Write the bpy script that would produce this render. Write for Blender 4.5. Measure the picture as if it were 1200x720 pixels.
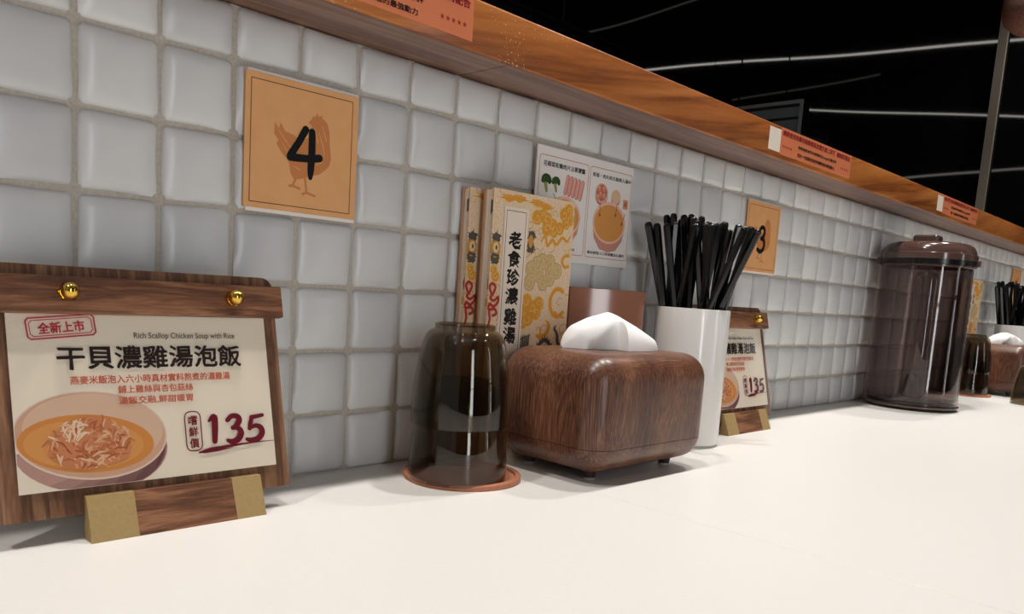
import bpy, bmesh, math, random
from mathutils import Vector, Matrix, Euler

# ------------------------------------------------------------------ scene, camera, light
for o in list(bpy.data.objects): bpy.data.objects.remove(o)
scene = bpy.context.scene
col = scene.collection
T = 0.05                     # one wall tile = 5 cm; all numbers below are in tiles (x along wall, y into wall, z up from counter)
random.seed(7)

cam_data = bpy.data.cameras.new('camera')
cam = bpy.data.objects.new('camera', cam_data); col.objects.link(cam)
Rr = Vector((0.70061236, -0.71048769, 0.06595129)); Dn = Vector((-0.04793402, -0.1390832, -0.98911991)); Fw = Vector((0.71193023, 0.68982832, -0.13149993))
M = Matrix((Rr, -Dn, -Fw)).transposed().to_4x4()
CAM = Vector((-3.26325, -10.78582, 3.11))
M.translation = CAM * T
cam.matrix_world = M
cam_data.sensor_width = 36.0; cam_data.sensor_fit = 'HORIZONTAL'
cam_data.lens = 929.33 / 1200 * 36.0
cam_data.shift_y = 102 / 1200
cam_data.clip_start = 0.01
scene.camera = cam

world = bpy.data.worlds.new('room_air'); scene.world = world; world.use_nodes = True
bg = world.node_tree.nodes['Background']; bg.inputs[0].default_value = (1.0, 0.95, 0.89, 1); bg.inputs[1].default_value = 0.14

def pix_dir(u, v): return Rr * ((u - 600) / 929.33) + Dn * ((v - 462) / 929.33) + Fw

vs = scene.view_settings
vs.view_transform = 'Standard'; vs.look = 'None'; vs.gamma = 1.0; vs.use_curve_mapping = False
vs.exposure = 0.37
scene.cycles.transparent_max_bounces = 40
scene.cycles.max_bounces = 12; scene.cycles.diffuse_bounces = 6

def spot(x, y, z, power, size=95, blend=0.6, rad=0.035, color=(1, 0.96, 0.92), aim=None):
    l = bpy.data.lights.new('downlight', 'SPOT'); l.energy = power; l.spot_size = math.radians(size); l.spot_blend = blend
    l.shadow_soft_size = rad; l.color = color
    o = bpy.data.objects.new('downlight', l); col.objects.link(o); o.location = (x * T, y * T, z * T)
    if aim:
        o.rotation_euler = (Vector(aim) - Vector((x, y, z))).to_track_quat('-Z', 'Y').to_euler()
    return o
for lx, pw in ((-13, 31), (1.5, 30), (15.5, 36), (29.5, 43), (43.5, 37), (57.5, 36)):
    spot(lx, -2.9, 33, pw)

# ------------------------------------------------------------------ materials
def lin(c):
    if isinstance(c, str): c = tuple(int(c[i:i+2], 16) for i in (0, 2, 4))
    return tuple(((v / 255) / 12.92 if v / 255 <= 0.04045 else ((v / 255 + 0.055) / 1.055) ** 2.4) for v in c)
def newmat(name):
    m = bpy.data.materials.new(name); m.use_nodes = True
    nt = m.node_tree; b = nt.nodes['Principled BSDF']
    return m, nt, b
def plain(name, c, rough=0.5, metal=0.0, spec=0.5, coat=0.0):
    m, nt, b = newmat(name)
    b.inputs['Base Color'].default_value = (*lin(c), 1); b.inputs['Roughness'].default_value = rough
    b.inputs['Metallic'].default_value = metal; b.inputs['Specular IOR Level'].default_value = spec
    if coat: b.inputs['Coat Weight'].default_value = coat; b.inputs['Coat Roughness'].default_value = 0.1
    return m
def node(nt, t, **kw):
    n = nt.nodes.new(t)
    for k, v in kw.items():
        if k in n.inputs: n.inputs[k].default_value = v
        else: setattr(n, k, v)
    return n
def ramp(nt, stops):
    r = nt.nodes.new('ShaderNodeValToRGB'); e = r.color_ramp.elements
    while len(e) < len(stops): e.new(0.5)
    for el, (p, c) in zip(e, stops): el.position = p; el.color = (*lin(c), 1)
    return r
def wood(name, dark, mid, light, scale=(8, 8, 8), rough=0.4, coat=0.0, band=6.0, seed=0.0, fine=1.0, spec=0.4, turn=0.0, flecks=False):
    """procedural veneer: long soft figure plus fine pores, stretched by scale (per metre)"""
    m, nt, b = newmat(name); L = nt.links
    tc = node(nt, 'ShaderNodeTexCoord'); mp = node(nt, 'ShaderNodeMapping')
    mp.inputs['Scale'].default_value = scale; mp.inputs['Location'].default_value = (seed, seed * 1.7, seed * 0.6)
    if turn:                                                            # figure running at a slant to the board
        tm = node(nt, 'ShaderNodeMapping'); tm.inputs['Rotation'].default_value = (0, turn, 0); L.new(tc.outputs['Object'], tm.inputs[0]); L.new(tm.outputs[0], mp.inputs['Vector'])
    else: L.new(tc.outputs['Object'], mp.inputs['Vector'])
    n1 = node(nt, 'ShaderNodeTexNoise', Scale=band, Detail=3.0, Roughness=0.55, Distortion=0.6); L.new(mp.outputs[0], n1.inputs['Vector'])
    n2 = node(nt, 'ShaderNodeTexNoise', Scale=band * 7, Detail=4.0, Roughness=0.7, Distortion=0.3); L.new(mp.outputs[0], n2.inputs['Vector'])
    mul = node(nt, 'ShaderNodeMath', operation='MULTIPLY'); mul.inputs[1].default_value = 5.0; L.new(n1.outputs[0], mul.inputs[0])
    fr = node(nt, 'ShaderNodeMath', operation='PINGPONG'); fr.inputs[1].default_value = 1.0; L.new(mul.outputs[0], fr.inputs[0])
    mx = node(nt, 'ShaderNodeMath', operation='MULTIPLY_ADD'); mx.inputs[1].default_value = 0.45
    sc = node(nt, 'ShaderNodeMath', operation='MULTIPLY'); sc.inputs[1].default_value = 0.62 * fine; L.new(n2.outputs[0], sc.inputs[0])
    L.new(fr.outputs[0], mx.inputs[0]); L.new(sc.outputs[0], mx.inputs[2])
    r = ramp(nt, [(0.18, dark), (0.5, mid), (0.82, light)]); L.new(mx.outputs[0], r.inputs[0])
    if flecks:                                                          # pale chips and scratches in the varnish
        fn = node(nt, 'ShaderNodeTexNoise', Scale=520.0, Detail=1.0); L.new(tc.outputs['Object'], fn.inputs['Vector'])
        f2 = node(nt, 'ShaderNodeTexNoise', Scale=9.0, Detail=1.0); L.new(tc.outputs['Object'], f2.inputs['Vector'])
        fm = node(nt, 'ShaderNodeMath', operation='MULTIPLY'); L.new(fn.outputs[0], fm.inputs[0]); L.new(f2.outputs[0], fm.inputs[1])
        fs_ = node(nt, 'ShaderNodeMapRange'); fs_.inputs[1].default_value = 0.455; fs_.inputs[2].default_value = 0.49; L.new(fm.outputs[0], fs_.inputs[0])
        fx = node(nt, 'ShaderNodeMix', data_type='RGBA'); fx.inputs[7].default_value = (*lin((236, 196, 150)), 1); L.new(fs_.outputs[0], fx.inputs[0]); L.new(r.outputs[0], fx.inputs[6]); L.new(fx.outputs[2], b.inputs['Base Color'])
    else: L.new(r.outputs[0], b.inputs['Base Color'])
    b.inputs['Roughness'].default_value = rough; b.inputs['Specular IOR Level'].default_value = spec
    if coat: b.inputs['Coat Weight'].default_value = coat; b.inputs['Coat Roughness'].default_value = 0.12
    bp = node(nt, 'ShaderNodeBump', Strength=0.12, Distance=0.0006); L.new(n2.outputs[0], bp.inputs['Height']); L.new(bp.outputs[0], b.inputs['Normal'])
    return m
def smoked(name, tint, rough=0.02, gloss=1.0):
    """thin smoked plastic/glass wall: tinted see-through plus a clear surface reflection"""
    m = bpy.data.materials.new(name); m.use_nodes = True; nt = m.node_tree; nt.nodes.clear(); L = nt.links
    out = node(nt, 'ShaderNodeOutputMaterial'); tr = node(nt, 'ShaderNodeBsdfTransparent'); tr.inputs[0].default_value = (*tint, 1)
    gl = node(nt, 'ShaderNodeBsdfGlossy'); gl.inputs[0].default_value = (gloss, gloss, gloss, 1); gl.inputs['Roughness'].default_value = rough
    # same reflectance from either side of the thin wall: 4 % head-on, rising steeply at grazing angles
    lw = node(nt, 'ShaderNodeLayerWeight'); lw.inputs[0].default_value = 0.5
    pw = node(nt, 'ShaderNodeMath', operation='POWER'); pw.inputs[1].default_value = 5.0; L.new(lw.outputs['Facing'], pw.inputs[0])
    fr = node(nt, 'ShaderNodeMath', operation='MULTIPLY_ADD'); fr.inputs[1].default_value = 0.9; fr.inputs[2].default_value = 0.04; L.new(pw.outputs[0], fr.inputs[0])
    mx = node(nt, 'ShaderNodeMixShader'); L.new(fr.outputs[0], mx.inputs[0]); L.new(tr.outputs[0], mx.inputs[1]); L.new(gl.outputs[0], mx.inputs[2])
    L.new(mx.outputs[0], out.inputs[0])
    return m
def print_mat(name, rough=0.45, coat=0.0, weave=False):
    m, nt, b = newmat(name); L = nt.links
    at = node(nt, 'ShaderNodeAttribute', attribute_name='Col')
    if weave:
        tc = node(nt, 'ShaderNodeTexCoord'); n = node(nt, 'ShaderNodeTexNoise', Scale=1.0, Detail=2.0)
        mp = node(nt, 'ShaderNodeMapping'); mp.inputs['Scale'].default_value = (350, 350, 1600); L.new(tc.outputs['Object'], mp.inputs[0]); L.new(mp.outputs[0], n.inputs['Vector'])
        r = ramp(nt, [(0.3, (222, 222, 222)), (0.7, (255, 255, 255))]); L.new(n.outputs[0], r.inputs[0])
        mx = node(nt, 'ShaderNodeMix', data_type='RGBA', blend_type='MULTIPLY'); mx.inputs[0].default_value = 1.0
        L.new(at.outputs['Color'], mx.inputs[6]); L.new(r.outputs[0], mx.inputs[7]); L.new(mx.outputs[2], b.inputs['Base Color'])
    else:
        L.new(at.outputs['Color'], b.inputs['Base Color'])
    b.inputs['Roughness'].default_value = rough; b.inputs['Specular IOR Level'].default_value = 0.22
    if coat: b.inputs['Coat Weight'].default_value = coat; b.inputs['Coat Roughness'].default_value = 0.08
    return m

MAT = {}
def line(parent, loc, *args, **kw):
    p = Print(); p.text(*args, **kw); return p.build('lettering', parent, loc=loc)
def tile_mat():
    m, nt, b = newmat('glazed_tile'); L = nt.links
    oi = node(nt, 'ShaderNodeObjectInfo'); tc = node(nt, 'ShaderNodeTexCoord')
    n = node(nt, 'ShaderNodeTexNoise', Scale=26.0, Detail=2.0); L.new(tc.outputs['Object'], n.inputs['Vector'])
    ad = node(nt, 'ShaderNodeMath', operation='MULTIPLY_ADD'); ad.inputs[1].default_value = 0.5; L.new(oi.outputs['Random'], ad.inputs[0]); 
    hf = node(nt, 'ShaderNodeMath', operation='MULTIPLY'); hf.inputs[1].default_value = 0.5; L.new(n.outputs[0], hf.inputs[0]); L.new(hf.outputs[0], ad.inputs[2])
    r = ramp(nt, [(0.2, (203, 204, 205)), (0.8, (224, 224, 223))]); L.new(ad.outputs[0], r.inputs[0]); L.new(r.outputs[0], b.inputs['Base Color'])
    b.inputs['Roughness'].default_value = 0.28; b.inputs['Specular IOR Level'].default_value = 0.5
    n2 = node(nt, 'ShaderNodeTexNoise', Scale=60.0, Detail=1.0); L.new(tc.outputs['Object'], n2.inputs['Vector'])
    bp = node(nt, 'ShaderNodeBump', Strength=0.15, Distance=0.001); L.new(n2.outputs[0], bp.inputs['Height']); L.new(bp.outputs[0], b.inputs['Normal'])
    return m
def noise_mat(name, a, c, scale, rough, bump=0.0, spec=0.4):
    m, nt, b = newmat(name); L = nt.links
    tc = node(nt, 'ShaderNodeTexCoord'); n = node(nt, 'ShaderNodeTexNoise', Scale=scale, Detail=4.0); L.new(tc.outputs['Object'], n.inputs['Vector'])
    r = ramp(nt, [(0.3, a), (0.7, c)]); L.new(n.outputs[0], r.inputs[0]); L.new(r.outputs[0], b.inputs['Base Color'])
    b.inputs['Roughness'].default_value = rough; b.inputs['Specular IOR Level'].default_value = spec
    if bump:
        bp = node(nt, 'ShaderNodeBump', Strength=bump, Distance=0.001); L.new(n.outputs[0], bp.inputs['Height']); L.new(bp.outputs[0], b.inputs['Normal'])
    return m
MAT['tile'] = tile_mat()
MAT['grout'] = noise_mat('sanded_grout', (176, 167, 156), (198, 190, 179), 420, 0.9, 0.5)
MAT['counter'] = noise_mat('white_laminate', (228, 225, 219), (230, 227, 222), 300, 0.38, 0.0)
MAT['fascia'] = wood('varnished_orange_wood', (104, 50, 16), (172, 98, 40), (198, 124, 60), (1.5, 20, 22), 0.34, 0.25, 1.6, 2.0, turn=0.16, flecks=True)
MAT['soffit'] = wood('brown_veneer', (88, 58, 44), (122, 88, 70), (150, 114, 95), (1.1, 22, 22), 0.36, 0.1, 4.0, 5.0)
MAT['walnut_h'] = wood('walnut_grain_along', (62, 36, 22), (112, 72, 48), (150, 104, 74), (5, 60, 60), 0.5, 0, 2.4, 1.0)
MAT['walnut_v'] = wood('walnut_grain_upright', (70, 44, 28), (116, 78, 54), (152, 112, 82), (60, 60, 5), 0.5, 0, 2.4, 3.0)
MAT['brass'] = noise_mat('brushed_brass_foil', (158, 132, 86), (166, 141, 95), 500, 0.5, 0.1)
MAT['gold'] = plain('polished_brass', (225, 180, 80), 0.12, 1.0)
MAT['paper'] = plain('cream_card', (254, 241, 224), 0.45)
MAT['white_paper'] = plain('white_paper', (238, 233, 228), 0.4)
MAT['orange'] = noise_mat('orange_card', (228, 166, 108), (233, 173, 116), 60, 0.42)
MAT['salmon'] = plain('salmon_sticker', (226, 130, 86), 0.4)
MAT['print'] = print_mat('flat_print', 0.45)
MAT['weave'] = print_mat('brocade_cloth', 0.75, 0, True)
MAT['leather_edge'] = plain('pink_beige_book_edge', (196, 150, 118), 0.7)
MAT['clear'] = smoked('clear_sheet', (0.97, 0.97, 0.96), 0.03)
MAT['smoke'] = smoked('smoked_brown_glass', (0.60, 0.55, 0.46), 0.012)
MAT['amber'] = smoked('amber_glass', (0.80, 0.70, 0.52), 0.02)
MAT['dispenser'] = smoked('smoked_mauve_plastic', (0.66, 0.60, 0.59), 0.03)
MAT['disp_dark'] = plain('dark_brown_plastic', (82, 60, 54), 0.13, 0, 0.7)
MAT['coaster'] = noise_mat('tan_leather', (176, 112, 82), (190, 124, 94), 300, 0.6, 0.1)
MAT['holder'] = plain('glossy_white_plastic', (226, 224, 220), 0.13)
MAT['stick'] = plain('black_lacquer', (12, 12, 13), 0.22, 0, 0.5)
MAT['black'] = plain('black_gloss_panel', (11, 11, 12), 0.025, 0, 0.5)
MAT['dull_black'] = plain('dull_black', (9, 9, 10), 0.5)
MAT['dark_box'] = plain('black_enamel', (14, 14, 15), 0.25)
MAT['alu'] = plain('grey_aluminium', (112, 106, 94), 0.55, 0.0)
MAT['grey_panel'] = plain('grey_enamel', (118, 124, 130), 0.4)
MAT['frame_grey'] = plain('pale_grey_frame', (150, 152, 152), 0.5)
MAT['copper'] = plain('glossy_brown_cover', (158, 108, 86), 0.045, 0, 0.5)
MAT['dark_brown'] = plain('dark_brown_edge', (84, 54, 44), 0.5)
MAT['foot'] = plain('dark_foot', (52, 34, 28), 0.4)
MAT['rubber'] = plain('pale_rubber', (176, 176, 176), 0.6)
MAT['floor'] = plain('dark_floor', (40, 36, 33), 0.6)
def napkin_mat():
    m, nt, b = newmat('embossed_tissue'); L = nt.links
    b.inputs['Base Color'].default_value = (0.9, 0.89, 0.87, 1); b.inputs['Roughness'].default_value = 0.9
    tc = node(nt, 'ShaderNodeTexCoord'); w = node(nt, 'ShaderNodeTexWave', Scale=260.0, Distortion=0.6); w.bands_direction = 'Z'
    L.new(tc.outputs['Object'], w.inputs['Vector']); bp = node(nt, 'ShaderNodeBump', Strength=0.18, Distance=0.0004)
    L.new(w.outputs[0], bp.inputs['Height']); L.new(bp.outputs[0], b.inputs['Normal'])
    b.inputs['Subsurface Weight'].default_value = 0.1; b.inputs['Subsurface Radius'].default_value = (0.004, 0.004, 0.004)
    return m
MAT['napkin'] = napkin_mat()
def box_wood():
    m, nt, b = newmat('dark_walnut_box'); L = nt.links
    tc = node(nt, 'ShaderNodeTexCoord'); geo = node(nt, 'ShaderNodeNewGeometry'); sep = node(nt, 'ShaderNodeSeparateXYZ'); L.new(geo.outputs['Normal'], sep.inputs[0])
    ab = node(nt, 'ShaderNodeMath', operation='ABSOLUTE'); L.new(sep.outputs[2], ab.inputs[0])
    # bend the grain a little so that it sweeps over the rounded faces
    wob = node(nt, 'ShaderNodeTexNoise', Scale=9.0, Detail=1.0); L.new(tc.outputs['Object'], wob.inputs['Vector'])
    wm = node(nt, 'ShaderNodeVectorMath', operation='MULTIPLY_ADD'); wm.inputs[1].default_value = (0.035, 0.035, 0.035)
    L.new(wob.outputs['Color'], wm.inputs[0]); L.new(tc.outputs['Object'], wm.inputs[2])
    outs = []
    for sc in ((520, 520, 14), (18, 520, 520)):
        mp = node(nt, 'ShaderNodeMapping'); mp.inputs['Scale'].default_value = sc; L.new(wm.outputs[0], mp.inputs[0])
        n = node(nt, 'ShaderNodeTexNoise', Scale=1.6, Detail=3.0, Roughness=0.65); L.new(mp.outputs[0], n.inputs['Vector']); outs.append(n)
    mf = node(nt, 'ShaderNodeMapRange'); mf.inputs[1].default_value = 0.45; mf.inputs[2].default_value = 0.75; L.new(ab.outputs[0], mf.inputs[0])
    mx = node(nt, 'ShaderNodeMix', data_type='FLOAT'); L.new(mf.outputs[0], mx.inputs[0]); L.new(outs[0].outputs[0], mx.inputs[2]); L.new(outs[1].outputs[0], mx.inputs[3])
    big = node(nt, 'ShaderNodeTexNoise', Scale=2.0, Detail=2.0); mpb = node(nt, 'ShaderNodeMapping'); mpb.inputs['Scale'].default_value = (16, 16, 4); L.new(tc.outputs['Object'], mpb.inputs[0]); L.new(mpb.outputs[0], big.inputs['Vector'])
    ad = node(nt, 'ShaderNodeMath', operation='MULTIPLY_ADD'); ad.inputs[1].default_value = 0.32; L.new(big.outputs[0], ad.inputs[0])
    h = node(nt, 'ShaderNodeMath', operation='MULTIPLY'); h.inputs[1].default_value = 0.72; L.new(mx.outputs[0], h.inputs[0]); L.new(h.outputs[0], ad.inputs[2])
    r = ramp(nt, [(0.37, (50, 29, 21)), (0.52, (98, 62, 45)), (0.67, (138, 96, 72))]); L.new(ad.outputs[0], r.inputs[0]); L.new(r.outputs[0], b.inputs['Base Color'])
    b.inputs['Roughness'].default_value = 0.33; b.inputs['Specular IOR Level'].default_value = 0.5
    return m
MAT['box_wood'] = box_wood()
def emit(name, c, s):
    m = bpy.data.materials.new(name); m.use_nodes = True; nt = m.node_tree; nt.nodes.clear()
    e = node(nt, 'ShaderNodeEmission'); e.inputs[0].default_value = (*c, 1); e.inputs[1].default_value = s
    o = node(nt, 'ShaderNodeOutputMaterial'); nt.links.new(e.outputs[0], o.inputs[0]); return m

# ------------------------------------------------------------------ object helpers (tile units in, metres out)
def link(o, parent=None):
    col.objects.link(o)
    if parent is not None: o.parent = parent
    return o
def obj(name, me, mat, parent=None, loc=(0, 0, 0), rot=(0, 0, 0)):
    o = bpy.data.objects.new(name, me); link(o, parent)
    if mat is not None:
        mat = MAT[mat] if isinstance(mat, str) else mat
        if len(me.materials) == 0: me.materials.append(mat)
    o.location = Vector(loc) * T; o.rotation_euler = rot
    return o
def empty(name, loc): 
    o = bpy.data.objects.new(name, None); o.empty_display_size = 0.02; link(o); o.location = Vector(loc) * T; return o
def tag(o, label, cat, group=None):
    o['label'] = label; o['category'] = cat
    if group: o['group'] = group
    return o
def structure(o, label=None):
    o['kind'] = 'structure'
    if label: o['label'] = label
    return o
def mesh_bm(name, bm, smooth=None):
    bmesh.ops.scale(bm, vec=(T, T, T), verts=bm.verts)
    bmesh.ops.recalc_face_normals(bm, faces=bm.faces)
    me = bpy.data.meshes.new(name); bm.to_mesh(me); bm.free()
    if smooth is not None:
        for p in me.polygons: p.use_smooth = True
        if smooth < 180: me.set_sharp_from_angle(angle=math.radians(smooth))
    return me
def box_bm(x0, x1, y0, y1, z0, z1, bev=0.0, seg=2, bm=None):
    own = bm is None
    if own: bm = bmesh.new()
    r = bmesh.ops.create_cube(bm, size=1.0)
    for v in r['verts']:
        v.co = Vector(((x0 + x1) / 2 + v.co.x * (x1 - x0), (y0 + y1) / 2 + v.co.y * (y1 - y0), (z0 + z1) / 2 + v.co.z * (z1 - z0)))
    if bev > 0:
        es = list({e for v in r['verts'] for e in v.link_edges})
        bmesh.ops.bevel(bm, geom=es, offset=bev, segments=seg, profile=0.5, affect='EDGES')
    return bm
def box(name, x0, x1, y0, y1, z0, z1, mat, parent=None, bev=0.0, seg=2, loc=(0, 0, 0), rot=(0, 0, 0)):
    return obj(name, mesh_bm(name, box_bm(x0, x1, y0, y1, z0, z1, bev, seg), 40 if bev else None), mat, parent, loc, rot)
def lathe_bm(profile, n=48, bm=None, cx=0, cy=0):
    if bm is None: bm = bmesh.new()
    rings = []
    for r, z in profile:
        if r < 1e-5: rings.append([bm.verts.new((cx, cy, z))])
        else: rings.append([bm.verts.new((cx + r * math.cos(2 * math.pi * i / n), cy + r * math.sin(2 * math.pi * i / n), z)) for i in range(n)])
    for a, b in zip(rings, rings[1:]):
        for i in range(n):
            j = (i + 1) % n
            if len(a) == 1 and len(b) == 1: continue
            if len(a) == 1: bm.faces.new((a[0], b[i], b[j]))
            elif len(b) == 1: bm.faces.new((a[i], a[j], b[0]))
            else: bm.faces.new((a[i], a[j], b[j], b[i]))
    return bm
def lathe(name, profile, mat, parent=None, loc=(0, 0, 0), n=48, smooth=35, rot=(0, 0, 0)):
    return obj(name, mesh_bm(name, lathe_bm(profile, n), smooth), mat, parent, loc, rot)
def tube_bm(p0, p1, r0, r1=None, n=8, bm=None, cap=True):
    if bm is None: bm = bmesh.new()
    if r1 is None: r1 = r0
    p0, p1 = Vector(p0), Vector(p1); d = (p1 - p0).normalized()
    a = d.cross(Vector((0, 0, 1))) if abs(d.z) < 0.99 else d.cross(Vector((1, 0, 0))); a.normalize(); b = d.cross(a)
    ra = [bm.verts.new(p0 + (a * math.cos(2 * math.pi * i / n) + b * math.sin(2 * math.pi * i / n)) * r0) for i in range(n)]
    rb = [bm.verts.new(p1 + (a * math.cos(2 * math.pi * i / n) + b * math.sin(2 * math.pi * i / n)) * r1) for i in range(n)]
    for i in range(n): bm.faces.new((ra[i], ra[(i + 1) % n], rb[(i + 1) % n], rb[i]))
    if cap: bm.faces.new(ra[::-1]); bm.faces.new(rb)
    return bm
def copy_tree(o, parent=None, offset=None):
    c = o.copy(); col.objects.link(c); c.parent = parent
    if offset is not None: c.location = o.location + Vector(offset) * T
    for ch in list(o.children): copy_tree(ch, c)
    return c

# ------------------------------------------------------------------ flat print: 2-D shapes (a = along, b = up) laid on a face that looks to -y
_text = {}
def text2d(s, bold=0.0, res=3):
    key = (s, bold, res)
    if key in _text: return _text[key]
    cu = bpy.data.curves.new('lettering', 'FONT'); cu.body = s; cu.resolution_u = res; cu.offset = bold; cu.size = 1.0; cu.dimensions = '2D'; cu.fill_mode = 'FRONT'
    ob = bpy.data.objects.new('lettering', cu); col.objects.link(ob)
    dg = bpy.context.evaluated_depsgraph_get(); dg.update()
    me = bpy.data.meshes.new_from_object(ob.evaluated_get(dg))
    vs_ = [(v.co.x, v.co.y) for v in me.vertices]; fs = [tuple(p.vertices) for p in me.polygons]
    bpy.data.objects.remove(ob); bpy.data.meshes.remove(me); bpy.data.curves.remove(cu)
    if vs_:
        x0 = min(v[0] for v in vs_); x1 = max(v[0] for v in vs_); y0 = min(v[1] for v in vs_); y1 = max(v[1] for v in vs_)
        vs_ = [((x - x0) / max(x1 - x0, 1e-6), (y - y0) / max(y1 - y0, 1e-6)) for x, y in vs_]
    _text[key] = (vs_, fs); return _text[key]
class Print:
    """2-D shapes in painting order; each lies a hair (1.5 microns) above the one before"""
    def __init__(self): self.prims = []
    def prim(self, verts, faces, c, layer): self.prims.append((layer, len(self.prims), verts, faces, lin(c)))
    def poly(self, pts, c, layer=1): self.prim(list(pts), [tuple(range(len(pts)))], c, layer)
    def rect(self, a0, a1, b0, b1, c, layer=1): self.poly([(a0, b0), (a1, b0), (a1, b1), (a0, b1)], c, layer)
    def disc(self, a, b, ra, rb, c, layer=1, n=20, wob=0.0, rot=0.0):
        pts = []
        for i in range(n):
            t = 2 * math.pi * i / n; k = 1 + (random.uniform(-wob, wob) if wob else 0)
            x = ra * k * math.cos(t); y = rb * k * math.sin(t)
            pts.append((a + x * math.cos(rot) - y * math.sin(rot), b + x * math.sin(rot) + y * math.cos(rot)))
        self.poly(pts, c, layer)
    def stroke(self, pts, w, c, layer=1, caps=True):
        """polyline brush stroke; w is one width or a list of widths"""
        if not isinstance(w, (list, tuple)): w = [w] * len(pts)
        if len(pts) > 3:                                                # smooth curve through the given points
            P, Wd = [], []
            for k in range(len(pts) - 1):
                p0, p1, p2, p3 = pts[max(k - 1, 0)], pts[k], pts[k + 1], pts[min(k + 2, len(pts) - 1)]
                for m in range(4):
                    t = m / 4
                    P.append(tuple(0.5 * (2 * p1[d] + (p2[d] - p0[d]) * t + (2 * p0[d] - 5 * p1[d] + 4 * p2[d] - p3[d]) * t * t + (3 * p1[d] - p0[d] - 3 * p2[d] + p3[d]) * t ** 3) for d in (0, 1)))
                    Wd.append(w[k] + (w[k + 1] - w[k]) * t)
            pts, w = P + [pts[-1]], Wd + [w[-1]]
        vv = []
        for i, (a, b) in enumerate(pts):
            p = pts[max(i - 1, 0)]; q = pts[min(i + 1, len(pts) - 1)]
            dx, dy = q[0] - p[0], q[1] - p[1]; l = math.hypot(dx, dy) or 1; nx, ny = -dy / l * w[i] / 2, dx / l * w[i] / 2
            vv += [(a + nx, b + ny), (a - nx, b - ny)]
        self.prim(vv, [(2 * i, 2 * i + 1, 2 * i + 3, 2 * i + 2) for i in range(len(pts) - 1)], c, layer)
        if caps:
            self.disc(*pts[0], w[0] / 2, w[0] / 2, c, layer, 10); self.disc(*pts[-1], w[-1] / 2, w[-1] / 2, c, layer, 10)
    def frame(self, a0, a1, b0, b1, w, c, layer=1, r=0.0):
        if r <= 0: pts = [(a0, b0), (a1, b0), (a1, b1), (a0, b1), (a0, b0)]
        else:
            pts = []
            for cx, cy, t0 in ((a1 - r, b1 - r, 0), (a0 + r, b1 - r, 90), (a0 + r, b0 + r, 180), (a1 - r, b0 + r, 270)):
                for k in range(4): t = math.radians(t0 + 30 * k); pts.append((cx + r * math.cos(t), cy + r * math.sin(t)))
            pts.append(pts[0])
        for p, q in zip(pts, pts[1:]): self.stroke([p, q], w, c, layer, caps=False)
    def text(self, s, a0, a1, b0, b1, c, layer=1, bold=0.0, rot=0.0, brush=0.0, res=3):
        vs_, fs = text2d(s, 0.0, res)
        ca, cb = (a0 + a1) / 2, (b0 + b1) / 2; w = bold * (b1 - b0)
        # heavier strokes: the same glyphs stamped a hair apart
        for ox, oy in ([(0, 0)] if not bold else [(-1, -1), (1, -1), (-1, 1), (1, 1), (-1, 0), (1, 0), (0, 1), (0, -1)]):
            vv = []
            for x, z in vs_:
                p = (x - 0.5) * (a1 - a0 - 2 * w) + ox * w; q = (z - 0.5) * (b1 - b0 - 2 * w) + oy * w
                if brush: p += brush * math.sin(q * 61 + p * 37); q += brush * math.sin(p * 53 + q * 23 + 1)
                vv.append((ca + p * math.cos(rot) - q * math.sin(rot), cb + p * math.sin(rot) + q * math.cos(rot)))
            self.prim(vv, fs, c, layer)
    def mesh(self, name):
        v, f, c = [], [], []
        for k, (_, _, pv, pf, pc) in enumerate(sorted(self.prims, key=lambda r: (r[0], r[1]))):
            n = len(v); v += [(a * T, -(0.002 + k * 3e-5) * T, b * T) for a, b in pv]
            for q in pf: f.append(tuple(i + n for i in q)); c.append(pc)
        me = bpy.data.meshes.new(name); me.from_pydata(v, [], f)
        ca = me.color_attributes.new('Col', 'FLOAT_COLOR', 'CORNER')
        for p, cc in zip(me.polygons, c):
            for li in p.loop_indices: ca.data[li].color = (*cc, 1)
        bm = bmesh.new(); bm.from_mesh(me); bm.normal_update()            # every face looks to -y
        fl = [q for q in bm.faces if q.normal.y > 0]
        if fl: bmesh.ops.reverse_faces(bm, faces=fl)
        bm.to_mesh(me); bm.free()
        return me
    def build(self, name, parent, mat='print', loc=(0, 0, 0), rot=(0, 0, 0)):
        return obj(name, self.mesh(name), mat, parent, loc, rot)

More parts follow.
